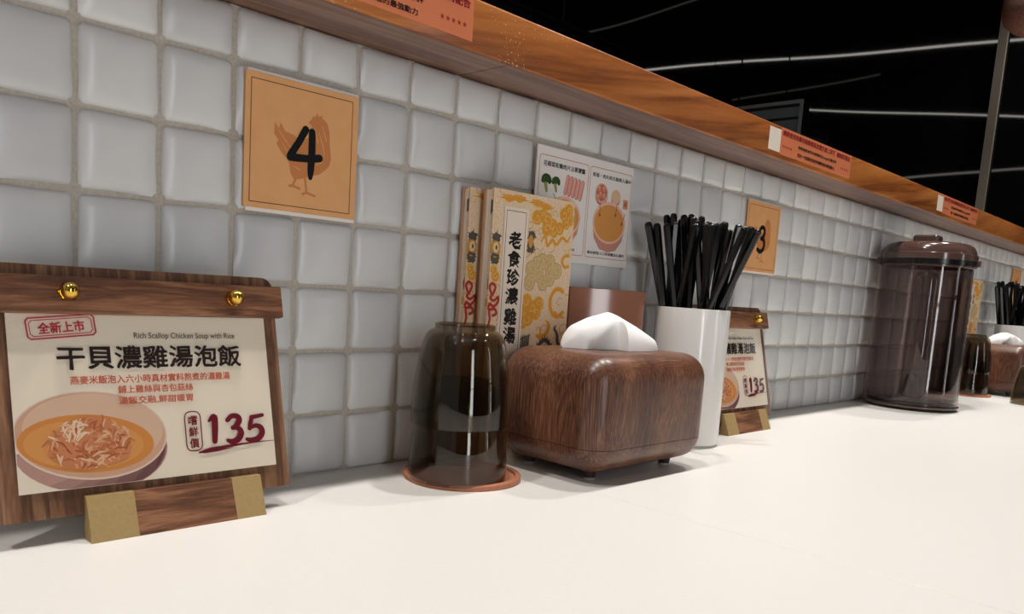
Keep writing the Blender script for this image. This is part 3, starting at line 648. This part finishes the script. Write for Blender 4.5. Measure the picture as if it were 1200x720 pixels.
# ------------------------------------------------------------------ brocade menu books
CR = (248, 218, 182); OR = (238, 166, 62); OL = (246, 210, 140); GY = (96, 90, 84)
def cloud(p, pts, r, fill, line, layer, lw=0.02):
    for a, b, k in pts: p.disc(a, b, r * k + lw, r * k + lw, line, layer, 18)
    for a, b, k in pts: p.disc(a, b, r * k, r * k, fill, layer + 1, 18)
    for a, b, k in pts:
        sp = [(a + r * k * (0.75 - 0.09 * i) * math.cos(i * 0.75 + a * 9), b + r * k * (0.75 - 0.09 * i) * math.sin(i * 0.75 + a * 9)) for i in range(8)]
        p.stroke(sp, lw * 0.7, line, layer + 2, False)
def brocade_cover(W, Hh, slip):
    p = Print(); p.rect(0.0, W, 0, Hh, CR, 0.5); rn = random.Random(11)
    x0 = 6.35
    def q(pts): return [(a - x0, b, k) for a, b, k in pts]
    for k in range(90):                                                  # tone-on-tone swirls woven all over
        a, b, r = rn.uniform(0, W), rn.uniform(0, Hh), rn.uniform(0.07, 0.15); t0 = rn.uniform(0, 6)
        p.stroke([(a + r * (1 - .1 * i) * math.cos(t0 + i * .7), b + r * (1 - .1 * i) * math.sin(t0 + i * .7)) for i in range(8)], 0.016, (214, 172, 120) if k % 3 else (242, 196, 130), 1, False)
    cloud(p, q([(7.47, 4.42, 1), (7.62, 4.47, .9), (7.74, 4.40, 1.1), (7.91, 4.31, 1), (7.75, 4.24, 1), (8.1, 4.28, .9), (7.95, 4.2, .8)]), 0.13, OR, OL, 2)
    cloud(p, q([(8.2, 4.55, 1), (8.33, 4.63, 1), (8.36, 4.47, 1), (8.27, 4.39, .9)]), 0.12, OR, OL, 2)
    cloud(p, q([(7.41, 3.49, 1), (7.55, 3.6, .9), (7.7, 3.64, 1), (7.9, 3.64, 1.0), (8.1, 3.49, 1), (7.92, 3.34, 1), (7.74, 3.24, .9), (7.6, 3.4, 1), (7.38, 3.24, 1), (7.9, 3.5, .8)]), 0.14, (226, 196, 140), (188, 148, 96), 2, 0.012)
    cloud(p, q([(7.34, 2.9, 1), (7.27, 2.7, 1), (7.4, 2.58, 1), (7.6, 2.7, 1), (7.66, 2.86, 1), (7.5, 2.8, .9), (7.27, 2.52, .9)]), 0.135, OR, OL, 2)
    for a, b in ((6.72, 4.62), (6.98, 4.64), (7.45, 4.62), (7.68, 4.58)):                             # flame-like leaves near the top
        for k in range(6):
            t = 0.3 + k * 0.5; p.stroke([(a - x0, b), (a - x0 + 0.13 * math.cos(t), b + 0.09 * math.sin(t) + 0.02), (a - x0 + 0.24 * math.cos(t), b + 0.12 * math.sin(t))], [0.05, 0.045, 0.008], OR, 2, False)
    p.stroke([(7.62 - x0, 4.0), (7.72 - x0, 4.1), (7.80 - x0, 3.94), (7.92 - x0, 4.06), (8.04 - x0, 3.98), (8.2 - x0, 4.12), (8.34 - x0, 4.06), (8.44 - x0, 4.2)], [0.03, .07, .08, .08, .08, .08, .06, .02], OL, 2)
    p.stroke([(7.62 - x0, 4.0), (7.72 - x0, 4.1), (7.80 - x0, 3.94), (7.92 - x0, 4.06), (8.04 - x0, 3.98), (8.2 - x0, 4.12), (8.34 - x0, 4.06), (8.44 - x0, 4.2)], [0.02, .045, .055, .055, .055, .055, .04, .01], OR, 3)
    ring = [(8.0 + 0.22 * math.cos(t * 0.5) + 0.2, 2.9 + 0.26 * math.sin(t * 0.5)) for t in range(2, 12)]
    p.stroke([(a - x0, b) for a, b in ring], 0.10, OL, 2); p.stroke([(a - x0, b) for a, b in ring], 0.075, OR, 3)
    p.stroke([(8.12 - x0, 2.72), (8.25 - x0, 2.64), (8.4 - x0, 2.62)], [.05, .06, .03], OR, 3)
    p.stroke([(8.42 - x0, 3.8), (8.3 - x0, 3.78), (8.24 - x0, 3.68), (8.32 - x0, 3.58), (8.42 - x0, 3.6)], 0.08, OL, 2); p.stroke([(8.42 - x0, 3.8), (8.3 - x0, 3.78), (8.24 - x0, 3.68), (8.32 - x0, 3.58), (8.42 - x0, 3.6)], 0.055, OR, 3)
    p.stroke([(7.66 - x0, 2.28), (7.78 - x0, 2.24), (7.92 - x0, 2.3), (8.0 - x0, 2.45), (7.9 - x0, 2.56)], [.05, .09, .09, .08, .02], OR, 3); p.stroke([(7.78 - x0, 2.26), (7.74 - x0, 2.42)], [.06, .02], OR, 3)
    # grey dragon fragments: mane, claw, tail
    for cx, cy in ((6.47, 3.98), (6.46, 3.60), (7.36, 4.08), (7.36, 3.86)):
        p.disc(cx - x0, cy, 0.10, 0.085, GY, 3, 16, 0.25)
        for k in range(5): t = k * 1.25 + cx; p.stroke([(cx - x0, cy), (cx - x0 + 0.13 * math.cos(t), cy + 0.12 * math.sin(t))], [0.05, 0.012], GY, 3, False)
    p.disc(6.46 - x0, 3.78, 0.12, 0.15, (222, 156, 66), 4, 18, 0.1); p.disc(6.47 - x0, 3.8, 0.07, 0.09, (236, 214, 170), 5, 14); p.disc(6.48 - x0, 3.8, 0.025, 0.04, GY, 6, 10)
    p.stroke([(6.40 - x0, 3.68), (6.54 - x0, 3.66)], 0.05, GY, 6)
    p.disc(7.34 - x0, 3.98, 0.06, 0.12, (222, 156, 66), 4, 14)
    for k in range(7): p.stroke([(7.24 - x0 + 0.035 * k, 2.02), (7.22 - x0 + 0.04 * k, 2.18 + 0.02 * k), (7.30 - x0 + 0.035 * k, 2.30 - 0.01 * k)], [0.03, 0.028, 0.006], GY, 3, False)
    sc = [(7.72 + 0.06 * k, 2.06 + 0.13 * math.sin(math.pi * k / 6)) for k in range(7)]
    p.stroke([(a - x0, b) for a, b in sc], 0.08, GY, 3)
    for a, b in sc: p.stroke([(a - x0, b), (a - x0 + (a - 7.9) * 0.25, b + 0.09)], [0.05, 0.006], GY, 3, False)
    tl = [(8.19, 2.46), (8.15, 2.40), (8.2, 2.36), (8.25, 2.28), (8.27, 2.15), (8.36, 2.05)]
    p.stroke([(a - x0, b) for a, b in tl], [.03, .05, .05, .07, .08, .09], GY, 3)
    rc = [(6.40, 3.02), (6.36, 3.12), (6.42, 3.18), (6.5, 3.12), (6.45, 3.0), (6.39, 2.93), (6.48, 2.88), (6.58, 2.95), (6.58, 2.86), (6.48, 2.78), (6.38, 2.82), (6.37, 2.72), (6.5, 2.74), (6.56, 2.66), (6.48, 2.62)]
    p.stroke([(a - x0 + 0.02, b) for a, b in rc], 0.055, (196, 66, 58), 3); p.stroke([(6.40 - x0, 2.68), (6.43 - x0, 2.55), (6.40 - x0, 2.45)], 0.05, (196, 66, 58), 3)
    cloud(p, q([(6.5, 3.3, 1), (6.45, 3.42, .8)]), 0.09, OR, OL, 2)
    # hidden lower area goes on the same way
    for k in range(5): cloud(p, [(rn.uniform(.2, W - .25), rn.uniform(0.3, 1.7), 1) for _ in range(3)], 0.14, OR if k % 2 else (226, 196, 140), OL if k % 2 else (188, 148, 96), 2)
    return p
def trim_print(me_p, W, Hh):
    """keep the cloth print inside the cover"""
    bm = bmesh.new(); bm.from_mesh(me_p)
    for co, no in (((0.004 * T, 0, 0), (-1, 0, 0)), (((W - 0.004) * T, 0, 0), (1, 0, 0)), ((0, 0, 0.004 * T), (0, 0, -1)), ((0, 0, (Hh - 0.004) * T), (0, 0, 1))):
        bmesh.ops.bisect_plane(bm, geom=bm.verts[:] + bm.edges[:] + bm.faces[:], plane_co=co, plane_no=no, clear_outer=True)
    bm.to_mesh(me_p); bm.free(); return me_p
W, Hh = 2.16, 4.81
cover_me = trim_print(brocade_cover(W, Hh, True).mesh('brocade_print'), W, Hh)
def menu_book(x, y0, th, label, slip=True):
    s = empty('menu_book', (x, y0, 0)); tag(s, label, 'menu', 'brocade covered menu books')
    fc = box('front_cover', 0, W, 0, 0.05, 0, Hh, 'leather_edge', s, 0.008, 1)
    box('back_cover', 0, W, th - 0.05, th, 0, Hh, 'leather_edge', s, 0.008, 1)
    box('pages', 0.03, W - 0.03, 0.052, th - 0.052, 0.02, Hh - 0.03, 'paper', s)
    obj('brocade_print', cover_me, 'weave', fc, (0, -0.001, 0))
    sp = Print(); rn = random.Random(5); sp.rect(0.003, 0.047, 0.01, Hh - 0.01, CR, 0)                                  # cloth turned over the spine edge
    for k in range(14):
        b = 0.2 + k * 0.33; sp.disc(0.02 + rn.uniform(0, th - .03), b, 0.05, rn.uniform(0.05, 0.14), (OR, GY, OR, (226, 196, 140))[k % 4], 1, 12, 0.2)
    me = sp.mesh('spine_print')
    bm = bmesh.new(); bm.from_mesh(me)
    for co, no in (((0.002 * T, 0, 0), (-1, 0, 0)), (((0.048) * T, 0, 0), (1, 0, 0))): bmesh.ops.bisect_plane(bm, geom=bm.verts[:] + bm.edges[:] + bm.faces[:], plane_co=co, plane_no=no, clear_outer=True)
    bm.to_mesh(me); bm.free()
    obj('spine_print', me, 'weave', fc, (-0.002, 0.05, 0), (0, 0, -math.pi / 2))
    if slip:
        p = Print(); p.rect(0.28, 0.88, 1.3, 4.53, (238, 222, 206), 10); p.frame(0.335, 0.825, 1.36, 4.465, 0.012, (96, 62, 50), 11)
        for ch, b in zip('老食珍濃雞湯', (3.97, 3.64, 3.31, 2.98, 2.61, 2.28)):
            p.text(ch, 0.42, 0.74, b - 0.15, b + 0.15, (26, 20, 20), 12, 0.03, brush=0.014, res=4)
        p.build('title_slip', fc, loc=(0, -0.014, 0))
    return s
menu_book(6.14, -0.34, 0.2, 'rear brocade menu book against the tiles, only its left edge showing', False)
mb = menu_book(6.35, -0.72, 0.25, 'front brocade menu book with a white title slip behind the smoked glasses')
fm = copy_tree(mb, None, (28.0, 0.0, 0)); fm['label'] = 'distant brocade menu book, a sliver showing right of the water dispenser'

# glossy brown folder beside the menu books
bf = empty('brown_folder', (8.82, -0.49, 0)); tag(bf, 'glossy brown folder standing behind the tissue napkin', 'folder'); bf.rotation_euler = (0, 0, math.radians(-12.8))
box('front_cover', 0, 1.98, 0, 0.06, 0, 3.23, 'copper', bf, 0.01, 1)
box('inner_sheets', 0.05, 1.98, 0.062, 0.14, 0.02, 3.18, 'dark_brown', bf)
box('back_cover', 0.0, 2.12, 0.142, 0.2, 0, 3.22, 'copper', bf, 0.01, 1)

# ------------------------------------------------------------------ smoked glasses on a coaster
def coaster(x, y, label):
    s = lathe('coaster', [(0, 0), (0.95, 0), (0.964, 0.02), (0.964, 0.075), (0.95, 0.09), (0.875, 0.09), (0.862, 0.05), (0, 0.05)], 'coaster', None, (x, y, 0), 64)
    return tag(s, label, 'coaster', 'round tan coasters')
coaster(5.366, -1.408, 'round tan leather coaster under the near stack of smoked glasses')
coaster(33.37, -1.41, 'round tan coaster at the far right beyond the water dispenser')
GP = [(0.787, 0.0), (0.792, 0.10), (0.785, 0.35), (0.755, 0.72), (0.69, 1.14), (0.655, 1.30), (0.60, 1.42), (0.54, 1.475), (0.495, 1.495), (0.478, 1.51), (0.478, 1.57), (0.462, 1.585), (0.43, 1.58), (0.40, 1.55), (0, 1.535),
      ]
GI = [(0, 1.44), (0.40, 1.43), (0.53, 1.38), (0.60, 1.28), (0.648, 1.12), (0.712, 0.72), (0.742, 0.35), (0.749, 0.10), (0.749, 0.0), (0.787, 0.0)]
def tumbler(x, y, z, label, mat='smoke', group='upturned smoked glass tumblers'):
    s = empty('glass_tumbler', (x, y, z)); tag(s, label, 'glass', group)
    bm = lathe_bm(GP, 56); lathe_bm(GI, 56, bm); bmesh.ops.remove_doubles(bm, verts=bm.verts, dist=1e-4)
    obj('body', mesh_bm('body', bm, 50), mat, s)
    return s
tumbler(5.166, -1.50, 0.052, 'lower smoked brown tumbler of the near stack, upside down on the coaster')
tumbler(5.166, -1.50, 0.93, 'upper smoked brown tumbler of the near stack, pushed over the lower one')
tumbler(33.2, -1.48, 0.052, 'lower smoked tumbler of the far stack right of the water dispenser')
tumbler(33.2, -1.48, 0.93, 'upper smoked tumbler of the far stack right of the water dispenser')
tumbler(32.5, -4.05, 0.001, 'amber glass tumbler cut off by the right edge in front of the far tissue box', 'smoke', None)

# ------------------------------------------------------------------ tissue box
def tissue_box(dx, label):
    s = empty('tissue_box', (8.27 + dx, -2.0, 0)); tag(s, label, 'tissue box', 'walnut tissue boxes')
    def half(z_cut, upper):
        bm = box_bm(-1.69, 1.68, -1.2, 1.2, 0.17, 2.14, 0.46, 9)
        bmesh.ops.bisect_plane(bm, geom=bm.verts[:] + bm.edges[:] + bm.faces[:], plane_co=(0, 0, z_cut), plane_no=(0, 0, 1), clear_inner=upper, clear_outer=not upper)
        bmesh.ops.holes_fill(bm, edges=[e for e in bm.edges if e.is_boundary], sides=0)
        return bm
    cv = obj('cover', mesh_bm('cover', half(0.61, True), 50), 'box_wood', s)
    obj('bottom_tray', mesh_bm('bottom_tray', half(0.602, False), 50), 'box_wood', s)
    bm = bmesh.new(); n = 32                                            # rounded dark slot in the top
    pts = [((0.3 if math.cos(t) > 0 else -0.3) + 0.25 * math.cos(t), 0.25 * math.sin(t)) for t in [2 * math.pi * (i + 0.5) / n for i in range(n)]]
    bm.faces.new([bm.verts.new((a, b, 2.142)) for a, b in pts]); obj('slot', mesh_bm('slot', bm), 'dull_black', cv)
    for a, b in ((-1.07, -0.6), (1.18, -0.6), (-1.07, 0.8), (1.18, 0.8)):
        f = lathe('foot', [(0, 0.03), (0.105, 0.03), (0.125, 0.2), (0.0, 0.2)], 'foot', s, (a, b, 0), 16)
        lathe('rubber_pad', [(0, 0.0), (0.1, 0.0), (0.1, 0.029), (0, 0.029)], 'rubber', f, (0, 0, 0), 16)
    return s
tissue_box(0, 'walnut tissue box with rounded corners between the glasses and chopsticks')
tissue_box(28.0, 'distant walnut tissue box at the right edge beyond the water dispenser')
def napkin(dx, label, sx=1.0, sz=1.0):
    bm = bmesh.new(); ns, nt_ = 44, 25; g = []
    env = [(0.0, 0.03), (0.03, 0.22), (0.10, 0.40), (0.27, 0.55), (0.46, 0.66), (0.70, 0.45), (0.93, 0.22), (1.0, 0.03)]
    def h(s_):
        for (a, b), (c_, d) in zip(env, env[1:]):
            if s_ <= c_: return b + (d - b) * (s_ - a) / (c_ - a)
        return env[-1][1]
    for i in range(ns + 1):
        s_ = i / ns; row = []; hh = h(s_) * sz
        for j in range(nt_ + 1):
            t = math.pi * j / nt_; d = 0.01 + 0.40 * max(0.0, math.sin(math.pi * s_)) ** 0.45
            y = -d * math.cos(t); z = hh * math.sin(t) ** 0.55
            if y < 0:                                                   # folded front: a pleat that steps out right of the middle
                k = 1 - math.sin(t)
                if s_ > 0.48: y -= 0.16 * k * max(0, 1 - (s_ - 0.48) * 2.2) + 0.02
                elif s_ > 0.12:                                         # slanting fold falling from the peak to the lower left
                    fq = min(1.0, z / max(hh, 1e-3)); sl = 0.16 + 0.30 * fq
                    if s_ > sl: y += 0.075 * min(1.0, (s_ - sl) / 0.08) * (1 - fq) ** 0.5
                    else: y -= 0.03 * (1 - fq)
            x = (s_ - 0.5) * 2.05 * sx
            row.append(bm.verts.new((x, y, z + 0.0)))
        g.append(row)
    for i in range(ns):
        for j in range(nt_): bm.faces.new((g[i][j], g[i + 1][j], g[i + 1][j + 1], g[i][j + 1]))
    bmesh.ops.holes_fill(bm, edges=[e for e in bm.edges if e.is_boundary], sides=0)
    o = obj('paper_napkin', mesh_bm('paper_napkin', bm, 60), 'napkin', None, (8.36 + dx, -1.93, 2.144), (0, 0, math.radians(-18)))
    return tag(o, label, 'napkin', 'white paper napkins')
napkin(0, 'folded white paper napkin peaking out of the near tissue box')
napkin(28.0, 'white paper napkin on the distant tissue box at the right', 1.1, 0.75)

# ------------------------------------------------------------------ chopstick holder and chopsticks
HC = Vector((11.83, -1.45, 0))
def holder(dx, label):
    s = empty('chopstick_holder', (HC.x + dx, HC.y, 0)); tag(s, label, 'holder', 'white chopstick holders')
    lathe('cup', [(0, 0.06), (0.79, 0.06), (0.80, 0.08), (0.795, 2.93), (0.785, 2.95), (0.755, 2.95), (0.745, 2.93), (0.745, 0.14), (0, 0.14)], 'holder', s, n=64)
    lathe('base_ring', [(0, 0), (0.77, 0), (0.785, 0.02), (0.785, 0.055), (0, 0.055)], 'rubber', s, n=64)
    return s
holder(0, 'glossy white cylinder chopstick holder right of the near tissue box')
holder(28.0, 'distant white chopstick holder at the right edge behind the far tissue box')
TIPS = [(761.7, 260), (768, 261.7), (782, 251.7), (787, 257), (793, 250.5), (800.5, 251.7), (795, 256), (782.5, 264), (792.4, 261.7), (810.5, 251), (811, 257.7), (823, 253.5), (816, 262.6), (826, 261.7), (830.7, 259.5),
        (839, 261.7), (843.5, 261), (849.6, 259.5), (834.8, 270.7), (865.5, 263), (874.5, 266), (881, 265.6), (889, 269), (855.6, 269), (817.7, 254.4)]
def stick_mesh(L):
    bm = bmesh.new(); pr = [(0.052, 0.0), (0.06, 0.03), (0.083, L - 0.10), (0.081, L - 0.06), (0.070, L - 0.028), (0.046, L - 0.008), (0.02, L)]
    return mesh_bm('chopstick', lathe_bm([(0, 0)] + pr + [(0, L)], 6), 42)
SM = stick_mesh(4.55)
rs = random.Random(21)
WHICH = {0: 'leftmost black chopstick in the near holder, leaning furthest left', 1: 'black chopstick second from the left in the near holder', 22: 'rightmost black chopstick in the near holder, leaning over the orange sign',
         21: 'black chopstick second from the right in the near holder', 20: 'black chopstick third from the right in the near holder', 19: 'black chopstick fourth from the right in the near holder, right of the gap'}
SL = 4.55
def seg_near(p1, q1, p2, q2):
    """closest parameters and points of two segments"""
    d1, d2, r = q1 - p1, q2 - p2, p1 - p2; a, e, f = d1.dot(d1), d2.dot(d2), d2.dot(r); c, b = d1.dot(r), d1.dot(d2); den = a * e - b * b
    u = min(1, max(0, (b * f - c * e) / den)) if den > 1e-9 else 0.5
    t = (b * u + f) / e
    if t < 0: t = 0.0; u = min(1, max(0, -c / a))
    elif t > 1: t = 1.0; u = min(1, max(0, (b - c) / a))
    return u, t, p1 + d1 * u, p2 + d2 * t
def layout(tips):
    A, B = [], []
    for u, v in tips:
        # the tip lies on its line of sight; how far along it comes from where it must stand in the round cup
        fr = (v - 250) / 20; dep = (0.55 - 1.25 * fr) + rs.uniform(-0.25, 0.25)
        d = pix_dir(u, v); view = Vector((d.x, d.y, 0)).normalized()
        tip = CAM + d * (((HC.xy - CAM.xy).dot(view.xy)) / Vector((d.x, d.y)).dot(view.xy)) + d * (dep / math.hypot(d.x, d.y))
        off = Vector((tip.x - HC.x, tip.y - HC.y, 0)); bot = HC - off * 0.25 + Vector((rs.uniform(-.25, .25), rs.uniform(-.25, .25), 0)); bot.z = 0.2
        A.append(bot); B.append(tip)
    def settle(k):
        # keep the stick's length, its foot above the cup floor and its shaft inside the cup wall
        a, b = A[k], B[k]; r = math.hypot(a.x - HC.x, a.y - HC.y)
        if r > 0.66: a.x = HC.x + (a.x - HC.x) * 0.66 / r; a.y = HC.y + (a.y - HC.y) * 0.66 / r
        t = (2.95 - a.z) / (b.z - a.z); m = a.lerp(b, t) - HC; r = math.hypot(m.x, m.y)
        if r > 0.67:
            g = (0.67 / r - 1); a.x += m.x * g / (1 - t) * 0.8; a.y += m.y * g / (1 - t) * 0.8; b.x += m.x * g / t * 0.2; b.y += m.y * g / t * 0.2
        ax = (b - a).normalized(); A[k] = b - ax * SL
        if A[k].z < 0.21: B[k] = b + Vector((0, 0, 0.21 - A[k].z)); A[k] = Vector((A[k].x, A[k].y, 0.21))
    O = [b.copy() for b in B]
    for k in range(len(A)): settle(k)
    for it in range(300):
        hit = 0
        if it < 200:
            for k in range(len(A)): B[k] = B[k] + (O[k] - B[k]) * 0.12      # drawn back to where the photograph shows the tip
        for p in range(len(A)):
            for q in range(p):
                u, t, x, y = seg_near(A[p], B[p], A[q], B[q]); n = x - y; dist = n.length
                need = 0.110 + 0.028 * (u + t)
                if dist < need:
                    hit += 1
                    n = n / dist if dist > 1e-5 else (B[p] - A[p]).cross(B[q] - A[q]).normalized()
                    m = n * (need - dist) * 0.5
                    for k, w, sg in ((p, u, 1), (q, t, -1)):
                        nb = m * sg; nb.z = 0
                        A[k] = A[k] + nb * (1 - w) * 1.15; B[k] = B[k] + nb * w * 1.15
        for k in range(len(A)): settle(k)
        if not hit and it > 200: break
    return A, B
FOOT, TIP = layout(TIPS)
def sticks(dx, far):
    for i, (a, b) in enumerate(zip(FOOT, TIP)):
        o = bpy.data.objects.new('chopstick', SM); link(o)
        if len(SM.materials) == 0: SM.materials.append(MAT['stick'])
        ax = (b - a).normalized()
        o.location = (a + Vector((dx, 0, 0))) * T
        o.rotation_mode = 'QUATERNION'; o.rotation_quaternion = ax.to_track_quat('Z', 'Y') @ Euler((0, 0, rs.uniform(0, 1.0))).to_quaternion()
        if not far and i in WHICH: tag(o, WHICH[i], 'chopstick', 'chopsticks in the near holder'); continue
        tag(o, 'black lacquered chopstick standing in the distant white holder' if far else 'black chopstick in the crowded middle of the near white holder', 'chopstick', 'chopsticks in the far holder' if far else 'chopsticks in the near holder')
sticks(0, False)
sticks(28.0, True)

# ------------------------------------------------------------------ water dispenser
wd = empty('water_dispenser', (25.76, -1.70, 0)); tag(wd, 'tall smoked brown water pitcher with a dark lid against the tiles', 'pitcher')
bm = lathe_bm([(1.40, 0.40), (1.452, 0.40), (1.44, 1.2), (1.415, 3.0), (1.39, 4.72), (1.34, 4.72), (1.365, 3.0), (1.39, 1.2), (1.40, 0.40)], 72)
obj('body', mesh_bm('body', bm, 50), 'dispenser', wd)
bs = lathe('base', [(0, 0.0), (1.36, 0.0), (1.44, 0.05), (1.49, 0.10), (1.495, 0.16), (1.46, 0.19), (1.455, 0.24), (1.465, 0.27), (1.462, 0.40), (1.40, 0.40), (1.38, 0.30), (0, 0.30)], 'dispenser', wd, n=72)
lathe('base_rim', [(1.30, 0.001), (1.43, 0.06), (1.50, 0.10), (1.50, 0.15), (1.47, 0.18), (1.40, 0.12), (1.30, 0.02)], 'disp_dark', bs, n=72)
ld = lathe('lid', [(0, 5.50), (0.7, 5.53), (1.05, 5.535), (1.2, 5.50), (1.33, 5.42), (1.405, 5.28), (1.425, 5.18), (1.47, 5.15), (1.475, 4.96), (1.44, 4.94), (1.44, 4.74), (1.40, 4.72), (1.36, 4.74), (1.33, 5.1), (1.1, 5.4), (0, 5.42)], 'disp_dark', wd, n=72)
lathe('lid_band', [(1.441, 4.78), (1.478, 4.79), (1.482, 4.90), (1.478, 4.955), (1.441, 4.958)], 'stick', ld, n=72)
box('lid_knob', -0.12, 0.5, -0.25, 0.55, 5.52, 5.82, 'disp_dark', ld, 0.09, 3)
va = math.atan2(CAM.y + 1.70, CAM.x - 25.76)
for k, nm in ((1.46, 'lid_clip'), (-1.46, 'lid_clip')):
    c_, s_ = math.cos(va + k), math.sin(va + k)
    box(nm, -0.07, 0.07, -0.16, 0.16, 4.80, 5.0, 'disp_dark', ld, 0.02, 1, (1.50 * c_, 1.50 * s_, 0), (0, 0, va + k))
bm = bmesh.new()                                                        # moulded grip running up the side that faces the room
prof = [(0.02, 0.42), (0.30, 0.46), (0.38, 0.62), (0.385, 2.5), (0.37, 4.25), (0.30, 4.48), (0.0, 4.60)]
n = 20; rings = []
for r, z in prof: rings.append([bm.verts.new((1.30 + (0.07 * (4.72 - z) / 4.3) + 0.30 * max(r, .02) / .385 * math.cos(math.pi * (i / n - 0.5)), max(r, .02) * math.sin(math.pi * (i / n - 0.5)), z)) for i in range(n + 1)])
for a, b in zip(rings, rings[1:]):
    for i in range(n): bm.faces.new((a[i], a[i + 1], b[i + 1], b[i]))
obj('grip', mesh_bm('grip', bm, 60), 'dispenser', wd, (0, 0, 0), (0, 0, va + 0.03))
bm = lathe_bm([(0, 0.42), (0.28, 0.42), (0.28, 0.9), (0.2, 1.15), (0, 1.25)], 24)
obj('spout_seat', mesh_bm('spout_seat', bm, 50), 'disp_dark', wd, (1.12 * math.cos(va), 1.12 * math.sin(va), 0))

# ------------------------------------------------------------------ dim things beyond the ledge
gp = empty('wall_cabinet', (XR - 0.4, 22.4, 9.6)); tag(gp, 'grey framed cabinet panel on the black wall just above the ledge', 'cabinet')
box('door', 0.0, 0.35, -2.5, 4.6, -3, 10.05, 'grey_panel', gp)
box('frame_rail', -0.12, -0.002, -2.65, 4.7, 9.83, 10.12, 'frame_grey', gp, 0.02, 1)
box('frame_stile', -0.12, -0.002, -2.65, -2.38, -3, 9.82, 'frame_grey', gp, 0.02, 1)
box('dark_strip', -0.06, -0.002, -2.37, 4.6, 9.6, 9.82, 'dull_black', gp)  # dark horizontal line below the top rail
box('handle_rail', -0.08, -0.002, -2.37, 4.6, 8.6, 8.8, 'dull_black', gp)
d_ = pix_dir(732, 56); hp = CAM + d_ * ((30 - CAM.y) / d_.y)               # corner of the hood, hung in the middle of the kitchen
hd = empty('range_hood', tuple(hp)); tag(hd, 'dark hood barely visible above the ledge in the unlit kitchen', 'hood')
box('hood_body', -16, 0, 0, 8, -2.0, -0.32, 'dark_box', hd, 0.12, 2)
box('hood_rim', -16.1, 0.1, -0.1, 8.1, -0.3, 0, 'dark_box', hd, 0.05, 1)
for rx in (-13, -3): box('hanger_rod', rx - 0.06, rx + 0.06, 3.94, 4.06, 0.0, 58 - hp.z, 'dull_black', hd)
# hanging lamp shade at the upper right corner
ps = empty('pendant_lamp', (36.3, -1.6, 15.1)); tag(ps, 'brown textured hanging lamp shade cut off by the upper right corner', 'lamp')
MAT['felt'] = noise_mat('brown_felt', (96, 68, 60), (134, 98, 86), 220, 0.85, 0.5)
lathe('shade', [(0, 0.06), (0.7, 0.02), (1.1, 0.12), (1.42, 0.42), (1.55, 0.85), (1.5, 2.6), (1.2, 3.4), (0.5, 3.8), (0, 3.85)], 'felt', ps, n=40, smooth=60)
obj('cord', mesh_bm('cord', tube_bm((0, 0, 3.8), (0, 0, 44), 0.05)), 'stick', ps)

# ------------------------------------------------------------------ line lights over kitchen and room (their glints run along the black wall)
def wall_pt(u, v):
    d = pix_dir(u, v); return CAM + d * ((XR - CAM.x) / d.x)
def line_light(name, p0, p1, x_l, r, strength, label, colr=(1, .95, .88)):
    """strip light at x = x_l, placed so that its mirror image in the black wall falls on the glint p0-p1"""
    ends = []
    for u, v in (p0, p1):
        w = wall_pt(u, v); k = (2 * XR - x_l - CAM.x) / (XR - CAM.x); q = CAM + (w - CAM) * k; ends.append(Vector((x_l, q.y, q.z)))
    a, b = ends; mid = (a + b) / 2
    o = obj(name, mesh_bm(name, tube_bm(a - mid, b - mid, r, n=10), 60), emit('warm_led', colr, strength), None, mid)
    return tag(o, label, 'lamp', 'strip lights outside the frame')
line_light('strip_light', (700, 86), (1260, 42), 0, 0.16, 5.5, 'long strip light outside the frame whose glint tops the black wall')
line_light('strip_light', (900, 126), (1260, 140), 2, 0.12, 4.5, 'strip light outside the frame mirrored lower on the black wall')
line_light('strip_light', (900, 222), (1260, 194), 5, 0.14, 1.6, 'faint strip light outside the frame mirrored just above the ledge')
line_light('strip_light', (660, 45), (860, -12), 1, 0.14, 0.4, 'dim glowing strip added outside the frame to draw a faint line at the top of the wall')  # weak emitter added only for its faint streak in the black wall
line_light('strip_light', (860, 118), (1030, 86), -2, 0.12, 0.35, 'dim short glowing strip added outside the frame to draw a faint line above the grey cabinet')  # second weak emitter added for a faint streak over the cabinet
